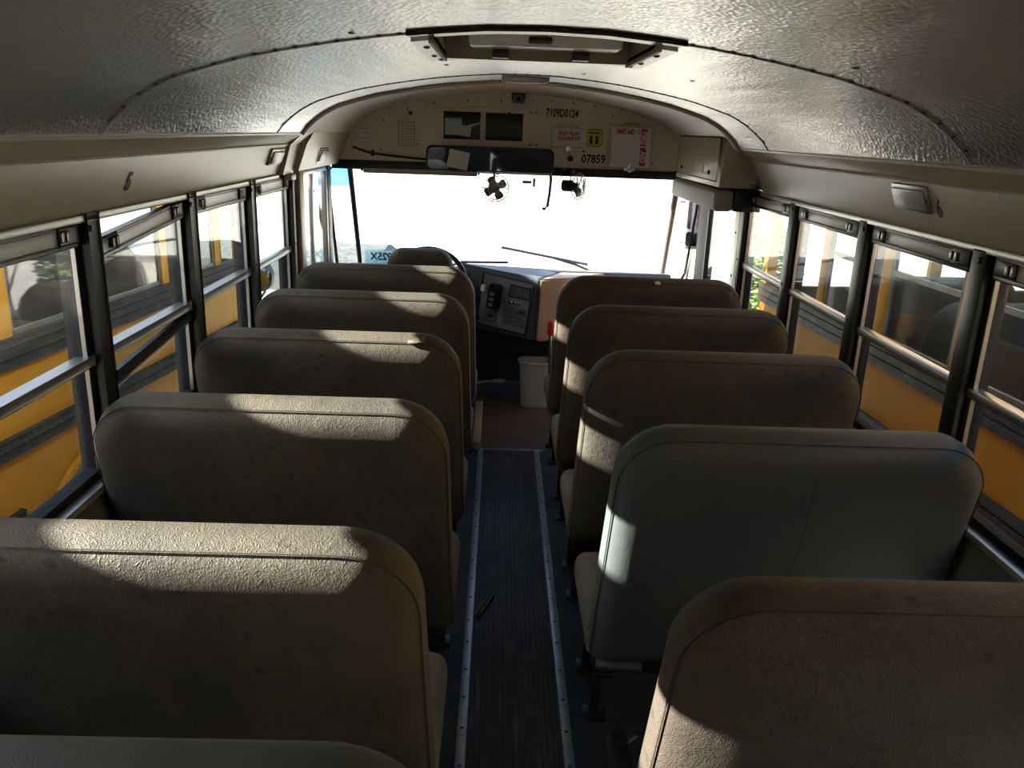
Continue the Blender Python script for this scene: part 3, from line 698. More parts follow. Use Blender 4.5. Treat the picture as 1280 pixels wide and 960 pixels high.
# lamps
def lamp(name, label, loc, xdir, ydir, w, h, group=None):
    t = thing(name, label, 'lamp', group=group); t.matrix_world = face_mtx(loc, xdir, ydir)
    f = MB(); f.box(-w/2, w/2, -h/2, h/2, 0, 0.012, 0.004); f.build('bezel', M['alum'], t)
    f = MB(); f.box(-w/2+0.012, w/2-0.012, -h/2+0.010, h/2-0.010, 0.010, 0.020, 0.006); f.build('lens', M['lens'], t)
    for sg in (-1, 1):
        f = MB(); f.dome((sg*(w/2-0.004), 0, 0.012), 0.005, (0, 0, 1), 0.5, 8); f.build('lens_screw', M['screw'], t)
cl = (0.36, 0, 0.93)
lamp('interior_lamp', 'square white lamp on the cove near its front left end', (-1.094, 3.80, 1.655), (0, 1, 0), cl, 0.20, 0.075)
lamp('interior_lamp', 'square white lamp on the cream panel above the driver', (-1.060, 4.62, 1.640), (0, 1, 0), cl, 0.20, 0.085)
lamp('interior_lamp', 'square grey-white lamp beside number 6 on the right cove', (1.093, 2.41, 1.657), (0, -1, 0), (-0.36, 0, 0.93), 0.205, 0.078)
t = thing('ceiling_vent', 'narrow pale lamp strip on the ceiling just before the bulkhead', 'lamp', (0, 3.66, 2.013))
f = MB(); f.box(-0.10, 0.10, -0.035, 0.035, -0.018, 0, 0.006); f.build('bezel', M['white_trim'], t)
f = MB(); f.box(-0.085, 0.085, -0.024, 0.024, -0.024, -0.016, 0.004); f.build('lens', M['lens'], t)

# ------------------------------------------------------------------ mirror, fans, visor, small front things
t = thing('interior_mirror', 'wide black framed rear-view mirror under the bulkhead', 'mirror', (-0.155, 4.98, 1.632), (math.radians(5), 0, math.radians(3)))
b = bmesh.new()
def rrect(w, h, r, n=6):
    out = []
    for cx, cy, a0 in ((w/2-r, h/2-r, 0), (-w/2+r, h/2-r, 90), (-w/2+r, -h/2+r, 180), (w/2-r, -h/2+r, 270)):
        for k in range(n+1):
            a = math.radians(a0+90*k/n); out.append((cx+r*math.cos(a), cy+r*math.sin(a)))
    return out
f = MB(); f.prism(rrect(0.745, 0.142, 0.035), -0.008, 0.03, bev=0.004); f.build('housing', M['black_gloss'], t)
f = MB(); f.prism(rrect(0.722, 0.120, 0.028), -0.0105, -0.0085); f.build('mirror_glass', M['mirror'], t)
f = MB(); f.box(-0.245, -0.125, -0.0125, -0.0108, -0.056, 0.046, rot=Matrix.Rotation(0.18, 3, 'Y')); pp = f.build('paper_sticker', M['paper'], t)
for sx in (-0.2, 0.2):
    f = MB(); f.tube([(sx, 0.03, 0.03), (sx, 0.12, 0.04), (sx, 0.20, 0.035)], 0.009, 8); f.build('mount_arm', M['black'], t)

def fan(name, label, loc, rotz, rotx, blades, group):
    t = thing(name, label, 'fan', loc, (rotx, 0, rotz), group)
    # axis along -y (towards the viewer)
    A = face_mtx((0, 0, 0), (1, 0, 0), (0, 0, 1))   # local z -> -y
    f = MB()
    for r, z in ((0.078, 0.0), (0.080, 0.012), (0.066, 0.030), (0.045, 0.036), (0.066, -0.018)):
        f.tube([A @ Vector((r*math.cos(2*math.pi*k/32), r*math.sin(2*math.pi*k/32), z)) for k in range(32)], 0.0019, 5, True)
    for k in range(18):
        a = 2*math.pi*k/18
        f.tube([A @ Vector((r*math.cos(a), r*math.sin(a), z)) for r, z in ((0.018, 0.038), (0.045, 0.036), (0.066, 0.030), (0.080, 0.012), (0.078, 0.0), (0.066, -0.018), (0.03, -0.026))], 0.0013, 4)
    f.build('wire_cage', M['steel'] if blades is M['brownblade'] else M['black_gloss'], t)
    f = MB(); f.lathe([(0.020, 0.034), (0.020, 0.040), (0.012, 0.043)], 16, A); f.build('cage_cap', M['dash_light'], t)
    for k in range(4):
        b = MB(); a = 2*math.pi*k/4+0.5
        ps = []
        for rr, wd in ((0.014, 0.010), (0.035, 0.022), (0.056, 0.025), (0.068, 0.014)):
            ps.append((rr, wd))
        top = [(rr, wd, 0.008) for rr, wd in ps]; bot = [(rr, -wd, -0.008) for rr, wd in ps[::-1]]
        R = Matrix.Rotation(a, 4, 'Z')
        up_ = [A @ (R @ Vector((x, y, z+0.003))) for x, y, z in top+bot]; lo = [A @ (R @ Vector((x, y, z))) for x, y, z in top+bot]
        U = [b.bm.verts.new(p) for p in up_]; Lw = [b.bm.verts.new(p) for p in lo]
        m_ = len(U)
        for i in range(3):
            b.bm.faces.new((U[i], U[i+1], U[m_-2-i], U[m_-1-i])); b.bm.faces.new((Lw[i+1], Lw[i], Lw[m_-1-i], Lw[m_-2-i]))
        for i in range(m_): b.bm.faces.new((U[i], Lw[i], Lw[(i+1) % m_], U[(i+1) % m_]))
        b.build('blade', blades, t)
    f = MB(); f.lathe([(0.028, -0.095), (0.034, -0.088), (0.034, -0.035), (0.022, -0.024), (0.014, 0.005)], 18, A); f.build('motor', M['black_gloss'], t)
    return t
f1 = fan('dashboard_fan', 'small round wire fan under the mirror facing the seats', (-0.121, 4.97, 1.474), 0.12, 0.0, M['brownblade'], 'fans hanging under the bulkhead')
f = MB(); f.tube([(0, 0.05, 0.03), (0.0, 0.06, 0.06), (0.0, 0.12, 0.11), (0.0, 0.21, 0.115)], 0.008, 8); f.build('bracket', M['black'], f1)
f2 = fan('dashboard_fan', 'small black wire fan turned sideways right of the mirror', (0.365, 5.0, 1.497), math.radians(68), 0.0, M['black_gloss'], 'fans hanging under the bulkhead')
f = MB(); f.tube([(0.01, 0.05, 0.02), (0.02, 0.05, 0.07), (0.06, 0.06, 0.085), (0.185, 0.085, 0.075)], 0.010, 8); f.build('bracket', M['black'], f2)
f = MB(); f.tube([(-0.01, 0.08, 0.01), (-0.03, 0.10, 0.06), (0.02, 0.09, 0.10)], 0.003, 6); f.build('power_cord', M['steel'], f2)
t = thing('sun_visor', 'smoked sun visor strip at the top left of the windshield', 'sun visor', (-0.565, 5.03, 1.545))
f = MB(); f.box(-0.335, 0.335, -0.006, 0.006, -0.014, 0.014, 0.004); f.build('visor_blade', M['pad'], t)
f = MB(); f.tube([(-0.345, 0, 0.0), (0.345, 0, 0.0)], 0.004, 6); f.tube([(-0.345, 0, 0), (-0.345, 0.10, 0.03), (-0.345, 0.18, 0.035)], 0.006, 6); f.tube([(0.345, 0, 0), (0.345, 0.10, 0.03), (0.345, 0.18, 0.035)], 0.006, 6); f.build('visor_rod', M['black'], t)
f = MB(); f.tube([(0.197, 5.03, 1.60), (0.205, 5.0, 1.53), (0.200, 4.99, 1.45), (0.190, 4.99, 1.375), (0.178, 4.99, 1.362), (0.165, 4.99, 1.362)], 0.009, 8)
o = f.build('bent_rod', M['alum_dark']); tag(o, 'thin grey bent rod hanging below the right end of the mirror', 'rod')
f = MB(); f.dome((0.165, 4.99, 1.362), 0.010, (-1, 0, 0), 0.6, 8); f.build('rod_tip', M['alum_dark'], o)
t = thing('sensor_bracket', 'small grey bracket fixed on the windshield glass between the two fans', 'bracket', (0.09, ws(1.5)-0.004, 1.493))
f = MB(); f.box(-0.045, 0.012, -0.02, 0.0, -0.008, 0.010, 0.003); f.build('arm', M['dash_light'], t)
f = MB(); f.box(0.020, 0.036, -0.024, 0.0, -0.026, 0.026, 0.003); f.build('plate', M['dash_light'], t)

# wipers
for lab, pts, arm in (('long wiper with its arm on the right of the windshield', [(-0.07, 1.022), (0.25, 0.962), (0.545, 0.906)], [(0.28, 0.955), (0.46, 0.90), (0.60, 0.84)]),
                      ('short wiper parked low behind the steering wheel', [(-0.36, 0.893), (-0.02, 0.902)], [(-0.3, 0.893), (-0.4, 0.87), (-0.5, 0.835)])):
    t = thing('windshield_wiper', lab, 'wiper', (0, 0, 0), group='wipers on the windshield')
    f = MB(); f.tube([(x, ws(z)+0.022, z) for x, z in pts], 0.010, 6); f.build('blade', M['rubber'], t)
    f = MB(); f.tube([(x, ws(z)+0.035, z) for x, z in arm], 0.010, 6); f.build('wiper_arm', M['black'], t)

# ------------------------------------------------------------------ dash, console, driver's place
t = thing('dashboard', 'blue-grey dashboard with angled switch console beside the steering wheel', 'dashboard', (0, 5.1, 0))
f = MB(); f.prism([(0.02, 0.86), (0.10, 0.945), (0.55, 0.90), (0.78, 0.845), (0.78, 0.55), (0.35, 0.50), (0.12, 0.60)], -1.10, -0.30, 'x', bev=0.012); f.build('dash_body', M['dash_dark'], t)
b = bmesh.new()
# centre pod: front face between measured corners, body runs to the windshield
TL, TR, BR, BLc = Vector((-0.205, 0.10, 0.955)), Vector((0.150, -0.02, 0.902)), Vector((0.135, -0.03, 0.560)), Vector((-0.205, 0.10, 0.615))
back = [Vector((-0.30, 0.74, 0.875)), Vector((0.40, 0.74, 0.865)), Vector((0.40, 0.70, 0.50)), Vector((-0.30, 0.70, 0.50))]
mid = [Vector((-0.33, 0.14, 0.985)), Vector((0.17, 0.0, 0.925)), Vector((0.155, -0.02, 0.530)), Vector((-0.30, 0.14, 0.58))]
def hexa(b, A, B):
    VA = [b.verts.new(p) for p in A]; VB = [b.verts.new(p) for p in B]
    b.faces.new(VA); b.faces.new(VB[::-1])
    for k in range(4): b.faces.new((VA[k], VA[(k+1) % 4], VB[(k+1) % 4], VB[k]))
hexa(b, mid, back)
bmesh.ops.recalc_face_normals(b, faces=b.faces)
bmesh.ops.bevel(b, geom=b.edges[:], offset=0.012, segments=2, affect='EDGES')
f = MB(); f.add(b); f.build('centre_pod', M['dash'], t)
nrm = (TR-TL).cross(BLc-TL).normalized()
if nrm.y > 0: nrm = -nrm
CM = face_mtx(TL.lerp(BR, 0.5), TR-TL, TL-BLc)
CW, CH = (TR-TL).length, (TL-BLc).length
CM = CM @ Matrix.Translation((0, 0, 0.022))
def cbox(mb, x0, x1, y0, y1, d0, d1, bev=0.003):
    b = bmesh.new(); bmesh.ops.create_cube(b, size=1)
    for v in b.verts: v.co = Vector(((x0+x1)/2+v.co.x*(x1-x0), (y0+y1)/2+v.co.y*(y1-y0), (d0+d1)/2+v.co.z*(d1-d0)))
    bmesh.ops.bevel(b, geom=b.edges[:], offset=min(bev, 0.45*(d1-d0)), segments=2, affect='EDGES'); mb.add(b, CM)
f = MB(); cbox(f, -0.165, 0.165, -0.165, 0.165, -0.012, 0.006, 0.006); f.build('console_plate', M['dash_light'], t)
f = MB()
for z in (0.165, -0.165): cbox(f, -0.172, 0.172, z-0.004, z+0.004, 0.0, 0.010)
for x in (0.168, -0.168): cbox(f, x-0.004, x+0.004, -0.165, 0.165, 0.0, 0.010)
f.build('console_trim', M['dash_dark'], t)
for k in range(6):
    f = MB(); x = 0.035+k*0.0215; cbox(f, x-0.009, x+0.009, 0.060, 0.125, 0.004, 0.014); f.build('rocker_switch', M['dash'], t)
f = MB(); cbox(f, 0.015, 0.158, 0.050, 0.135, 0.003, 0.0075); f.build('switch_bezel', M['dash_dark'], t)
for k in range(4):
    f = MB(); f.lathe([(0.013, 0.004), (0.013, 0.016), (0.009, 0.020)], 14, CM @ Matrix.Translation((0.005+k*0.030, 0.022, 0))); f.build('control_knob', M['steel'], t)
f = MB(); cbox(f, 0.0, 0.15, -0.052, -0.006, 0.004, 0.012); f.build('radio_panel', M['dash'], t)
f = MB(); cbox(f, 0.105, 0.135, -0.036, -0.020, 0.011, 0.016); f.build('radio_display', M['black_gloss'], t)
f = MB(); cbox(f, 0.0, 0.15, -0.125, -0.062, 0.004, 0.011); f.build('cubby_door', M['dash'], t)
f = MB(); cbox(f, -0.13, -0.03, -0.145, -0.062, 0.004, 0.010); f.build('lower_panel', M['dash'], t)
f = MB(); cbox(f, -0.10, -0.06, -0.105, -0.085, 0.009, 0.014); f.build('lower_switch', M['black_gloss'], t)
f = MB(); cbox(f, -0.105, -0.025, -0.045, 0.115, 0.004, 0.055, 0.006); f.build('shift_housing', M['black'], t)
for yy in (0.055, 0.02, -0.015):
    f = MB(); cbox(f, -0.09, -0.06, yy-0.010, yy+0.010, 0.054, 0.060); f.build('gear_button', M['dash_light'], t)
f = MB(); cbox(f, -0.165, -0.135, 0.05, 0.09, 0.006, 0.028); f.build('white_tag', M['paper'], t)
f = MB(); cbox(f, -0.17, -0.145, -0.14, -0.11, 0.006, 0.028); f.build('ignition_key', M['steel'], t)
# engine cover side
b = bmesh.new()
hexa(b, [Vector((0.172, -0.02, 0.925)), Vector((0.36, 0.06, 0.925)), Vector((0.36, 0.06, 0.53)), Vector((0.158, -0.03, 0.525))],
     [Vector((0.41, 0.74, 0.87)), Vector((0.80, 0.74, 0.87)), Vector((0.80, 0.70, 0.48)), Vector((0.41, 0.70, 0.48))])
bmesh.ops.recalc_face_normals(b, faces=b.faces); bmesh.ops.bevel(b, geom=b.edges[:], offset=0.012, segments=2, affect='EDGES')
f = MB(); f.add(b); f.build('engine_cover', M['cowl'], t)
f = MB(); f.prism([(0.50, 0.895), (0.775, 0.86), (0.775, 0.84), (0.5, 0.85)], -0.32, 1.09, 'x'); f.build('dash_top', M['dash'], t)
f = MB(); f.prism([(0.61, 0.074), (0.66, 0.30), (0.72, 0.55), (0.76, 0.55), (0.76, 0.0), (0.651, 0.0), (0.651, 0.074)], -1.1, 0.95, 'x'); f.build('toe_board', M['dash_dark'], t)
# steering wheel
t = thing('steering_wheel', 'black steering wheel half hidden behind the driver seat', 'steering wheel', (-0.52, 5.0, 0.885), (math.radians(58), 0, 0))
f = MB(); f.tube([(0.235*math.cos(2*math.pi*k/40), 0.235*math.sin(2*math.pi*k/40), 0) for k in range(40)], 0.016, 10, True); f.build('rim', M['black_gloss'], t)
for a in (0.2, math.pi-0.2, -math.pi/2):
    f = MB(); f.tube([(0.05*math.cos(a), 0.05*math.sin(a), -0.02), (0.23*math.cos(a), 0.23*math.sin(a), 0)], 0.013, 8); f.build('spoke', M['black_gloss'], t)
f = MB(); f.lathe([(0.06, -0.035), (0.065, -0.02), (0.05, -0.005)], 20); f.build('hub', M['black_gloss'], t)
f = MB(); f.tube([(0, 0, -0.03), (0, 0, -0.30)], 0.03, 12); f.build('column', M['dash_dark'], t)

def rounded_back(mb, w, h, t, rt_, rb, taper=0.0, puff=0.012, edge=0.032, seam=False):
    """padded slab: local x across, z up (0..h), y depth (rear face at y=0, front at +t); returns seam loop"""
    def loop(ins, y):
        out = []
        W, H, A, B = w-2*ins, h-2*ins, max(rt_-ins, 0.012), max(rb-ins, 0.012)
        for cx, cz, r, a0 in ((W/2-A, h-ins-A, A, 0), (-W/2+A, h-ins-A, A, 90), (-W/2+B, ins+B, B, 180), (W/2-B, ins+B, B, 270)):
            for k in range(9):
                a = math.radians(a0+90*k/8); x = cx+r*math.cos(a); z = cz+r*math.sin(a)
                x *= 1 - taper*(z/h)
                out.append(Vector((x, y, z)))
        return out
    e = edge
    lv = [(0.20, -puff), (0.13, -puff*0.9), (0.075, -puff*0.55), (e*1.15, 0.0), (e*0.55, e*0.22), (e*0.15, e*0.62), (0.0, e*1.1), (-0.002, t*0.5),
          (0.0, t-e*1.1), (e*0.15, t-e*0.62), (e*0.55, t-e*0.22), (e*1.15, t), (0.075, t+puff*0.55), (0.13, t+puff*0.9), (0.20, t+puff)]
    R = [[mb.bm.verts.new(p) for p in loop(i, y)] for i, y in lv]
    n = len(R[0])
    for A, B in zip(R, R[1:]):
        for k in range(n): mb.bm.faces.new((A[k], A[(k+1) % n], B[(k+1) % n], B[k]))
    mb.bm.faces.new(R[0][::-1]); mb.bm.faces.new(R[-1])
    return loop(e*0.10, e*0.55)

# driver seat
t = thing('driver_seat', 'brown driver seat with a rounded back at the front left', 'driver seat', (-0.54, 4.80, 0.0))
f = MB(); rounded_back(f, 0.42, 0.62, 0.12, 0.10, 0.05, 0.12, 0.01); o = f.build('seat_back', M['vinyl_brown'], t); o.location = (0, -0.02, 0.51); o.rotation_euler = (math.radians(8), 0, 0)
f = MB(); f.box(-0.24, 0.24, 0.0, 0.46, 0.40, 0.52, 0.04, seg=3); f.build('seat_cushion', M['vinyl_brown'], t)
f = MB(); f.box(-0.16, 0.16, 0.08, 0.38, 0.0, 0.40, 0.02); f.build('pedestal', M['black'], t)

# ------------------------------------------------------------------ passenger benches
BW, BT = 0.93, 0.125
LEAN = math.atan(0.27)
def make_bench(label, m, mc):
    t = thing('bus_bench', label, 'bench seat', (0, 0, 0))
    f = MB(); sl = rounded_back(f, BW, 0.775, BT, 0.14, 0.05, 0.04, 0.005, 0.043)
    bk = f.build('seat_back', m, t)
    bk.location = (0, 0.055, 0.370); bk.rotation_euler = (LEAN, 0, 0)
    f = MB(); f.tube([p for p in sl], 0.0016, 4, True); f.build('seam', M['thread'], bk)
    f = MB(); f.box(-BW/2+0.005, BW/2-0.005, 0.11, 0.60, 0.335, 0.455, 0.045, seg=4)
    f.build('seat_cushion', mc, t)
    f = MB(); f.box(-BW/2+0.03, BW/2-0.03, 0.13, 0.585, 0.300, 0.338, 0.006); f.build('seat_pan', M['black'], t)
    for y in (0.325, 0.57):
        f = MB(); f.tube([(-0.395, y-0.03, 0.305), (-0.395, y, 0.01)], 0.016, 8); f.box(-0.43, -0.36, y-0.035, y+0.035, 0.0, 0.010, 0.003); f.build('leg', M['black'], t)
    f = MB(); f.box(-0.43, -0.375, 0.12, 0.59, 0.285, 0.305, 0.003); f.build('side_rail', M['black'], t)
    f = MB(); f.box(BW/2-0.06, BW/2-0.012, 0.15, 0.57, 0.285, 0.305, 0.003); f.build('wall_bracket', M['black'], t)
    return t
proto = make_bench('x', M['vinyl'], M['cushion'])
def recolour(t, m):
    for ch in t.children:
        if ch.name.startswith('seat_back'):
            ch.data = ch.data.copy(); ch.data.materials[0] = m
S_ROW, Y1L, Y1R = 0.71, 4.149, 4.015
OFF = 0.035          # bench origin (under the back) relative to the far top edge
ords = ['first', 'second', 'third', 'fourth', 'fifth', 'sixth']
extra_l = ['just behind the driver seat', 'with its top half in sun', 'torn on its top corner', 'near the neighbour wheel arch', 'whole back in view', 'only its blue top edge showing']
extra_r = ['just behind the waste bin', 'grey-brown vinyl', 'rough dark back', 'smooth blue-grey vinyl', 'nearest, browned, cushion missing']
first = True
benches = []
for i in range(6):
    y = Y1L-i*S_ROW+OFF
    b = proto if first else copy_tree(proto); first = False
    b.location = (-0.19-BW/2, y, 0); b.scale = (-1, 1, 1)
    if i == 5:
        b.location = (-0.12-BW/2, 0.815, 0); recolour(b, M['vinyl_blue'])
        for c in b.children:
            if c.name.startswith(('seat_cushion', 'seat_pan', 'side_rail', 'leg', 'wall_bracket')): c.scale.y = 0.82
    tag(b, '%s bench from the front on the left side, %s' % (ords[i], extra_l[i]), None, 'benches along the left side')
    benches.append(b)
for i in range(5):
    y = Y1R-i*S_ROW+OFF
    b = copy_tree(proto); b.location = (0.19+BW/2, y, 0); b.scale = (1, 1, 1)
    tag(b, '%s bench from the front on the right side, %s' % (ords[i], extra_r[i]), None, 'benches along the right side')
    if i in (0, 1, 4): recolour(b, M['vinyl_brown'])
    if i == 3:
        recolour(b, M['vinyl_blue'])
    for c in b.children:
        if c.name.startswith('seat_back') and i in (2, 3, 4):      # fuller or flatter padding
            if i == 2: c.data = c.data.copy()
            for v in c.data.vertices:
                if v.co.y < 0: v.co.y *= 0.1 if i == 3 else 2.6
    if i == 4:      # this bench has lost its cushion: only the bare frame is left under the back
        for c in list(b.children):
            if c.name.startswith(('seat_cushion', 'seat_pan')): bpy.data.objects.remove(c)
    benches.append(b)

def patch(mb, pts, z0, z1): mb.prism(pts, z0, z1, 'y')
l3 = benches[2]; bk = [c for c in l3.children if c.name.startswith('seat_back')][0]
f = MB(); f.box(-0.330, -0.302, 0.020, 0.060, 0.7725, 0.7762, 0.001); f.box(-0.305, -0.275, 0.014, 0.036, 0.770, 0.7760, 0.001); tag(f.build('torn_patch', M['cushion'], bk), 'pale torn vinyl')
r1 = benches[6]; bk = [c for c in r1.children if c.name.startswith('seat_back')][0]
f = MB(); f.box(0.01, 0.035, 0.010, 0.035, 0.770, 0.778, 0.002); tag(f.build('worn_patch', M['paper'], bk), 'small pale worn spot')
r4 = benches[9]; bk = [c for c in r4.children if c.name.startswith('seat_back')][0]
f = MB(); f.box(-0.44, -0.31, -0.004, 0.03, -0.006, 0.010, 0.003, Matrix.Rotation(0.06, 3, 'Y')); tag(f.build('loose_hem', M['vinyl_blue'], bk), 'loose hanging hem')
f = MB(); f.tube([(0.02+0.004*math.sin(k), -0.0125, 0.10+0.055*k) for k in range(12)], 0.0012, 4); f.build('back_seam', M['thread'], bk)

# waste bin, litter
t = thing('waste_bin', 'white plastic waste bin standing at the front of the aisle', 'waste bin', (0.185, 5.40, 0.0))
f = MB()
def rr3(w, d, r, z): return [(x, y, z) for x, y in rrect(w, d, r)]
loops = [rr3(0.185, 0.14, 0.05, 0.0), rr3(0.225, 0.175, 0.06, 0.315), rr3(0.225, 0.175, 0.06, 0.318), rr3(0.205, 0.155, 0.05, 0.318), rr3(0.17, 0.125, 0.045, 0.008)]
RR = [[f.bm.verts.new(p) for p in L_] for L_ in loops]
for A, B in zip(RR, RR[1:]):
    for k in range(len(A)): f.bm.faces.new((A[k], A[(k+1) % len(A)], B[(k+1) % len(A)], B[k]))
f.bm.faces.new(RR[0][::-1]); f.bm.faces.new(RR[-1]); f.build('bin_body', M['binwhite'], t)
f = MB(); f.tube(rr3(0.232, 0.182, 0.062, 0.313), 0.007, 6, True); f.build('bin_rim', M['binwhite'], t)
t = thing('white_scoop', 'white plastic scoop lying on the step below the dashboard', 'scoop', (-0.06, 5.645, 0.0725), (0, 0, 0.1))
f = MB(); f.lathe([(0.030, 0.0), (0.042, 0.010), (0.045, 0.022), (0.038, 0.024)], 18, Matrix.Diagonal((1.1, 0.8, 1, 1))); f.build('bowl', M['white'], t)
f = MB(); f.tube([(-0.04, 0, 0.012), (-0.10, -0.01, 0.014), (-0.16, -0.03, 0.009)], 0.009, 8); f.build('handle', M['white'], t)
t = thing('broken_trim', 'broken black plastic trim strip lying across the left edge strip', 'debris', (-0.103, 2.855, 0.014), (0, 0, math.radians(-20)))
f = MB(); f.box(-0.010, 0.010, -0.085, 0.085, -0.005, 0.002, 0.002); f.build('strip', M['rubber'], t)
f = MB(); f.box(-0.010, -0.006, -0.085, 0.07, 0.001, 0.008, 0.001); f.box(0.005, 0.009, -0.06, 0.085, 0.001, 0.006, 0.001); f.build('ridge', M['greyink'], t)
t = thing('cable_loop', 'looped dark cable on the floor beside the nearest right bench', 'cable', (0.30, 1.98, 0.0))
f = MB(); f.tube([(-0.02, -0.10, 0.012), (-0.03, 0.0, 0.02), (-0.01, 0.08, 0.05), (0.05, 0.13, 0.065), (0.12, 0.14, 0.05)], 0.007, 8); f.build('outer_loop', M['rubber'], t)
f = MB(); f.tube([(0.0, -0.10, 0.010), (-0.005, 0.0, 0.018), (0.015, 0.06, 0.045), (0.07, 0.10, 0.055)], 0.005, 8); f.build('inner_loop', M['alum_dark'], t)
t = thing('door_control', 'red handle on a lever beside the engine cover', 'lever', (0.245, 5.0, 0.0))
f = MB(); f.tube([(0.02, 0, 0.0), (0.0, -0.01, 0.60)], 0.010, 8); f.build('lever_rod', M['steel'], t)
f = MB(); f.lathe([(0.012, 0.0), (0.02, 0.015), (0.02, 0.075), (0.012, 0.09)], 14, Matrix.Translation((0, -0.01, 0.59))); f.build('red_grip', M['red'], t)

# ------------------------------------------------------------------ outside
GZ = -0.95
g = MB(); g.box(-60, 60, -40, 80, GZ-0.05, GZ); o = g.build('ground', M['ground']); tag(o, 'pale concrete bus yard', 'ground', None, 'structure')
hb = thing('bus_hood', 'yellow bus hood beyond the windshield, coloured pale for glare', 'hood', (0, 5.9, 0))
f = MB(); f.prism([(0.06, 0.81), (0.5, 0.70), (1.1, 0.60), (1.25, 0.3), (1.25, -0.3), (0.06, -0.3)], -0.75, 0.75, 'x', bev=0.05); f.build('hood_panel', M['hood'], hb)
def ext_mirror(label, loc, s):
    t = thing('exterior_mirror', label, 'exterior mirror', loc, group='mirrors outside the front corners')
    f = MB(); f.prism(rrect(0.16, 0.36, 0.03), 0.0, 0.05, bev=0.008); f.build('housing', M['dash_light'], t)
    f = MB(); f.prism(rrect(0.14, 0.20, 0.02), -0.004, -0.001); o = f.build('upper_glass', M['mirror'], t); o.location.z = 0.065
    f = MB(); f.prism(rrect(0.14, 0.10, 0.02), -0.004, -0.001); o = f.build('lower_glass', M['mirror'], t); o.location.z = -0.105
    f = MB(); f.tube([(-s*0.10, 0.05, -0.14), (0, 0.06, -0.14), (s*0.02, 0.06, 0.15), (-s*0.12, 0.05, 0.15)], 0.009, 6); f.tube([(0, 0.06, -0.14), (-s*0.02, 0.08, -0.45), (-s*0.10, -0.2, -0.60), (-s*(abs(loc[0])-1.19), -0.42, -0.66)], 0.010, 6); f.build('bracket', M['alum_dark'], t)
    return t
ext_mirror('long grey mirror outside the right corner pane', (1.315, 5.95, 1.205), 1)
ext_mirror('pale mirror outside the driver window', (-1.52, 5.95, 1.19), -1)

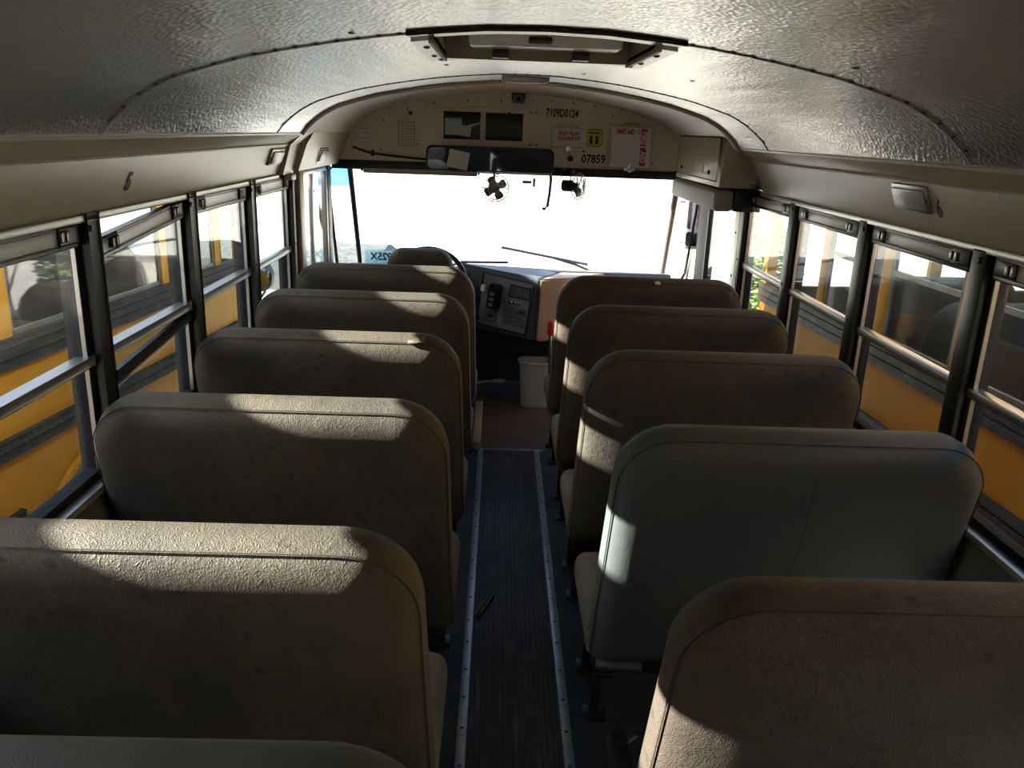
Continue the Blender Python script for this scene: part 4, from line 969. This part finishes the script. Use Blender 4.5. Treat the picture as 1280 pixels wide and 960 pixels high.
def far_bus(name, label, x_ref, y_ref, slope, d, posts, z_off, arch_c=None, y0=-3.0, y1=6.4, rail_z=(0.36, 0.43)):
    """a neighbouring school bus; local x points away from its near wall (inside = -x*d ... ), d = +1 for the bus on our left"""
    t = thing(name, label, 'bus', (x_ref, 0, z_off))
    ang = math.atan(slope)
    t.rotation_euler = (0, 0, -ang); t.location = (x_ref-slope*y_ref, 0, z_off)
    W = 2.40; s = -d
    X = lambda a: s*a
    f = MB()
    poly = [(y0, -0.42), (y0, 0.74), (y1, 0.74), (y1, -0.42)]
    if arch_c:
        cy, cz, r = arch_c
        arcp = [(cy+r*math.cos(a), cz+r*math.sin(a)) for a in [math.pi*k/16 for k in range(17)] if cz+r*math.sin(a) > -0.42]
        poly = [(y0, -0.42), (y0, 0.74), (y1, 0.74), (y1, -0.42), (arcp[0][0], -0.42)] + arcp + [(arcp[-1][0], -0.42)]
    f.prism(poly, X(0.0), X(0.03), 'x'); f.build('side_panel', M['bus'], t)
    if arch_c:
        f = MB(); f.tube([(X(-0.005), p[0], p[1]) for p in arcp], 0.022, 8); f.build('arch_flare', M['bus'], t)
        f = MB(); f.lathe([(0.20, -0.12), (0.44, -0.13), (0.48, -0.09), (0.48, 0.09), (0.44, 0.13), (0.20, 0.12)], 32, Matrix.Translation((X(0.18), cy, GZ+0.48-z_off)) @ Matrix.Rotation(math.pi/2, 4, 'Y')); w = f.build('tyre', M['tyre'], t)
        f = MB(); f.lathe([(0.05, -0.06), (0.21, -0.05), (0.21, 0.05), (0.05, 0.06)], 24, Matrix.Translation((X(0.18), cy, GZ+0.48-z_off)) @ Matrix.Rotation(math.pi/2, 4, 'Y')); f.build('wheel_hub', M['hub'], t)
    for za, zb in ((0.745, 0.79), (0.792, 0.835), (0.837, 0.872)):
        f = MB(); f.box(X(-0.022), X(0.03), y0, y1, za, zb, 0.008); f.build('window_band', M['busdark'], t)
    for za, zb in ((rail_z[0], (rail_z[0]+rail_z[1])/2-0.002), ((rail_z[0]+rail_z[1])/2+0.002, rail_z[1]), (0.02, 0.06), (0.063, 0.10)):
        if za < 0.2 and arch_c:
            f = MB(); f.box(X(-0.025), X(0.0), y0, arch_c[0]-0.62, za, zb, 0.008)
        else:
            f = MB(); f.box(X(-0.025), X(0.0), y0, y1, za, zb, 0.008)
        f.build('rub_rail', M['busdark'], t)
    for xx, far in ((0.0, False), (W-0.03, True)):
        for k, y in enumerate(posts):
            f = MB(); f.box(X(xx), X(xx+0.03), y-0.045, y+0.045, 0.87, 1.56, 0.004); f.build('window_post', M['bus'], t)
        for ya, yb in zip(posts, posts[1:]):
            f = MB()
            a, c = ya+0.045, yb-0.045
            for p, q, z0, z1 in ((a, c, 1.195, 1.22), (a, c, 0.87, 0.895), (a, c, 1.53, 1.56), (a, a+0.02, 0.87, 1.56), (c-0.02, c, 0.87, 1.56)): f.box(X(xx+0.006), X(xx+0.024), p, q, z0, z1)
            fr = f.build('window_frame', M['alum_dark'] if not far else M['alum'], t)
            f = MB(); f.box(X(xx+0.013), X(xx+0.017), a, c, 0.89, 1.54); f.build('pane', M['glass_tint'], fr)
        f = MB(); f.box(X(xx), X(xx+0.03), y0, y1, 1.56, 1.74); f.build('header_panel', M['bus'], t)
        f = MB(); f.box(X(xx), X(xx+0.03), posts[-1]+0.045, y1, 1.50, 1.56); f.box(X(xx), X(xx+0.03), y1-0.07, y1, 0.87, 1.56); f.box(X(xx), X(xx+0.03), y0, posts[0]-0.045, 0.87, 1.56); f.build('end_panel', M['bus'], t)
    f = MB(); f.box(X(W-0.03), X(W), y0, y1, -0.42, 0.87); f.build('far_panel', M['bus'], t)
    f = MB(); f.box(X(W-0.05), X(W-0.031), y0+0.04, y1-0.05, -0.02, 0.865); f.box(X(W-0.045), X(W-0.031), y0+0.04, y1-0.05, 1.56, 1.74); f.box(X(0.031), X(0.045), y0+0.04, y1-0.05, 1.56, 1.74); f.build('inner_lining', M['busin'], t)
    f = MB(); f.box(X(0.031), X(W-0.031), y0, y1, -0.10, -0.02); f.build('cabin_floor', M['busin'], t)
    f = MB(); f.box(X(0.031), X(0.05), y0, y1, 0.0, 0.73); f.build('inner_panel', M['busin'], t)
    prof = [(X(W/2)+x*0.99, z) for x, z in OUT]
    b = MB(); bm = b.bm
    V = [[bm.verts.new((x, y, z+0.02)) for x, z in prof] for y in (y0, y1+0.05)]
    for i in range(len(prof)-1): bm.faces.new((V[0][i], V[0][i+1], V[1][i+1], V[1][i]))
    bmesh.ops.solidify(bm, geom=bm.faces[:], thickness=0.03)
    b.build('roof', M['busroof'], t)
    f = MB(); f.box(X(0.0), X(W), y1-0.03, y1, -0.42, 0.85); f.box(X(0.0), X(0.08), y1-0.04, y1, 0.85, 1.6); f.box(X(W-0.08), X(W), y1-0.04, y1, 0.85, 1.6); f.box(X(W/2-0.04), X(W/2+0.04), y1-0.04, y1, 0.85, 1.6); f.box(X(0), X(W), y1-0.03, y1, 1.6, 2.0); f.build('front_panel', M['bus'], t)
    f = MB(); f.box(X(0.05), X(W-0.05), y1-0.05, y1-0.041, -0.02, 0.85); f.build('dash_lining', M['busseat'], t)
    f = MB(); f.box(X(0.0), X(W), y0, y0+0.03, -0.42, 1.9); f.build('rear_panel', M['bus'], t)
    f = MB(); f.prism([(y1, 0.70), (y1+0.9, 0.45), (y1+1.0, 0.2), (y1+1.0, -0.45), (y1, -0.45)], X(0.45), X(W-0.45), 'x', bev=0.05); f.build('hood', M['bus'], t)
    return t, ang
lp = [3.49+0.690*k for k in range(-8, 4)]
lb, lang = far_bus('school_bus', 'yellow school bus parked close along the left windows', -2.13, 4.0, 0.115, 1, lp, 0.0, (4.04, -0.35, 0.54), y0=-2.6, y1=6.0, rail_z=(0.36, 0.445))
rp_ = [4.69-0.683*k for k in range(10)][::-1]
rb, rang = far_bus('school_bus', 'yellow school bus parked close along the right windows', 1.86, 3.0, -0.056, -1, rp_, 0.0, (6.5-0.2, -0.39, 0.555), y0=-2.0, y1=5.6, rail_z=(0.40, 0.49))
# benches bolted inside them: parts of each bus
def far_bench(parent):
    f = MB(); rounded_back(f, 0.9, 0.72, 0.10, 0.12, 0.05, 0.03, 0.01)
    bm = f.bm; bmesh.ops.transform(bm, matrix=Matrix.Translation((0, 0, 0.40)) @ Matrix.Rotation(0.22, 4, 'X'), verts=bm.verts)
    o = f.build('bench_back', M['busseat'], parent)
    f = MB(); f.box(-0.45, 0.45, 0.06, 0.5, 0.33, 0.45, 0.03); f.build('bench_cushion', M['busseat'], o)
    f = MB(); f.box(-0.4, -0.36, 0.1, 0.45, -0.02, 0.33); f.box(0.36, 0.40, 0.1, 0.45, -0.02, 0.33); f.build('bench_frame', M['black'], o)
    return o
fp = None
for bus, s, ys in ((lb, -1, [0.4+0.74*k for k in range(7)]), (rb, 1, [0.2+0.72*k for k in range(7)])):
    for y in ys:
        for off in (0.55, 1.80):
            if fp is None: o = fp = far_bench(bus)
            else: o = copy_tree(fp, bus)
            o.location = (s*off, y, 0)
# front corner bits of the left bus
t = thing('crossview_mirror', 'round black mirror on a looped arm at the front of the left bus', 'mirror', (-1.98, 6.55, 0.63), (0, 0, -0.5))
f = MB(); f.lathe([(0.13, 0.0), (0.12, 0.04), (0.06, 0.07)], 24, face_mtx((0, 0, 0), (-1, 0, 0), (0, 0, 1))); f.build('shell', M['black_gloss'], t)
f = MB(); f.lathe([(0.118, 0.0), (0.10, 0.02), (0.05, 0.035), (0.01, 0.04)], 24, face_mtx((0, -0.003, 0), (1, 0, 0), (0, 0, 1))); f.build('convex_glass', M['mirror'], t)
f = MB(); f.tube([(0, 0.06, 0), (-0.05, 0.1, -0.15), (-0.18, 0.1, -0.3), (-0.25, 0.05, -0.55)], 0.012, 8); f.build('arm', M['black'], t)
# white vans
def van(label, loc, rz):
    t = thing('white_van', label, 'van', loc, (0, 0, rz), 'white vans parked beyond the yellow buses')
    f = MB(); f.prism([(-2.6, 0.45), (-2.6, 2.15), (-2.45, 2.35), (0.9, 2.35), (1.5, 2.1), (1.95, 1.35), (2.6, 1.2), (2.75, 0.9), (2.75, 0.45)], -0.98, 0.98, 'x', bev=0.06); f.build('body', M['van'], t)
    for s in (-1, 1):
        for a, c in ((-2.2, -1.35), (-1.25, -0.35), (-0.25, 0.65)):
            f = MB(); f.box(s*0.975, s*0.99, a, c, 1.40, 2.05, 0.005); f.build('window', M['vanglass'], t)
        f = MB(); f.prism([(0.75, 1.40), (0.75, 2.05), (1.25, 2.05), (1.65, 1.40)], s*0.975, s*0.99, 'x'); f.build('window', M['vanglass'], t)
        for y in (-1.7, 1.75):
            f = MB(); f.lathe([(0.12, -0.10), (0.36, -0.11), (0.38, -0.07), (0.38, 0.07), (0.36, 0.11), (0.12, 0.10)], 24, Matrix.Translation((s*0.90, y, 0.38)) @ Matrix.Rotation(math.pi/2, 4, 'Y')); f.build('wheel', M['tyre'], t)
    f = MB(); f.quad((-0.8, 1.56, 2.06), (0.8, 1.56, 2.06), (0.85, 1.99, 1.40), (-0.85, 1.99, 1.40)); f.build('windscreen', M['vanglass'], t)
    return t
v0 = van('white van beyond the left bus, nearest to the front', (-7.2, 9.5, GZ), 0.0)
for lab, loc, rz in (('white van beyond the left bus, behind the foremost one', (-7.6, 2.5, GZ), 0.05), ('white van beyond the right bus', (6.9, 5.5, GZ), -0.1)):
    c = copy_tree(v0); c.location = loc; c.rotation_euler = (0, 0, rz); c['label'] = lab
# low gravel bank ahead on the left
g = MB(); bm = g.bm
V = {}
for i in range(40):
    for j in range(7):
        x = -15.5+i*0.35; yv = 14+j*0.6; h = math.sin(math.pi*j/6)*0.62*min(1.0, max(0.0, (-1.75-x)/0.5))
        V[i, j] = bm.verts.new((x, yv, GZ-0.02+max(0, h+random.uniform(-.06, .06)*(0 < j < 6))))
for i in range(39):
    for j in range(6): bm.faces.new((V[i, j], V[i+1, j], V[i+1, j+1], V[i, j+1]))
o = g.build('gravel_bank', M['berm']); tag(o, 'low grey-green gravel bank ahead on the left', 'bank', None, 'structure')
# shrub at the right front
def shrub(label, loc, n, r, h):
    t = thing('shrub', label, 'shrub', loc)
    f = MB(); rnd = random.Random(n)
    for k in range(n):
        a, zz = rnd.uniform(0, 6.283), rnd.uniform(0.1, 1); rr = r*math.sqrt(rnd.uniform(0.1, 1))*(1-0.5*abs(zz-0.5))
        p = Vector((rr*math.cos(a), rr*math.sin(a), zz*h)); q = Matrix.Rotation(rnd.uniform(0, 6.28), 3, 'Z') @ Matrix.Rotation(rnd.uniform(-1, 1), 3, 'X')
        s_ = rnd.uniform(0.05, 0.10)
        f.quad(p+q @ Vector((-s_, 0, 0)), p+q @ Vector((0, -s_*0.4, 0.02)), p+q @ Vector((s_, 0, 0)), p+q @ Vector((0, s_*0.4, 0.02)))
    tag(f.build('foliage', M['leaf'], t, smooth=False, recalc=False), kind='stuff')
    f = MB(); f.tube([(0, 0, 0), (0.03, 0.02, h*0.7)], 0.04, 8); f.build('trunk', M['bark'], t)
shrub('green shrub beyond the front right windows', (3.75, 11.5, GZ), 1800, 0.42, 1.55)
t = thing('marker_post', 'slim red and white marker post just outside the entry door', 'post', (1.375, 4.75, GZ))
f = MB(); f.tube([(0, 0, 0), (0, 0, 1.80)], 0.012, 10); f.build('lower_pole', M['red'], t)
f = MB(); f.tube([(0, 0, 1.80), (0, 0, 2.0)], 0.012, 10); f.build('upper_pole', M['white'], t)
t = thing('roadside_sign', 'red marker sign, coloured pink for glare, on a thin post far ahead through the windshield', 'sign', (-1.575, 17.5, GZ))
f = MB(); f.box(-0.10, 0.10, -0.01, 0.01, 0.78, 1.14, 0.005); f.build('panel', M['pink'], t)
f = MB(); f.box(-0.07, 0.07, -0.01, 0.01, 0.40, 0.54, 0.005); f.build('lower_panel', M['pink'], t)
f = MB(); f.tube([(0, 0.03, 0), (0, 0.03, 1.1)], 0.012, 8); f.build('pole', M['white'], t)
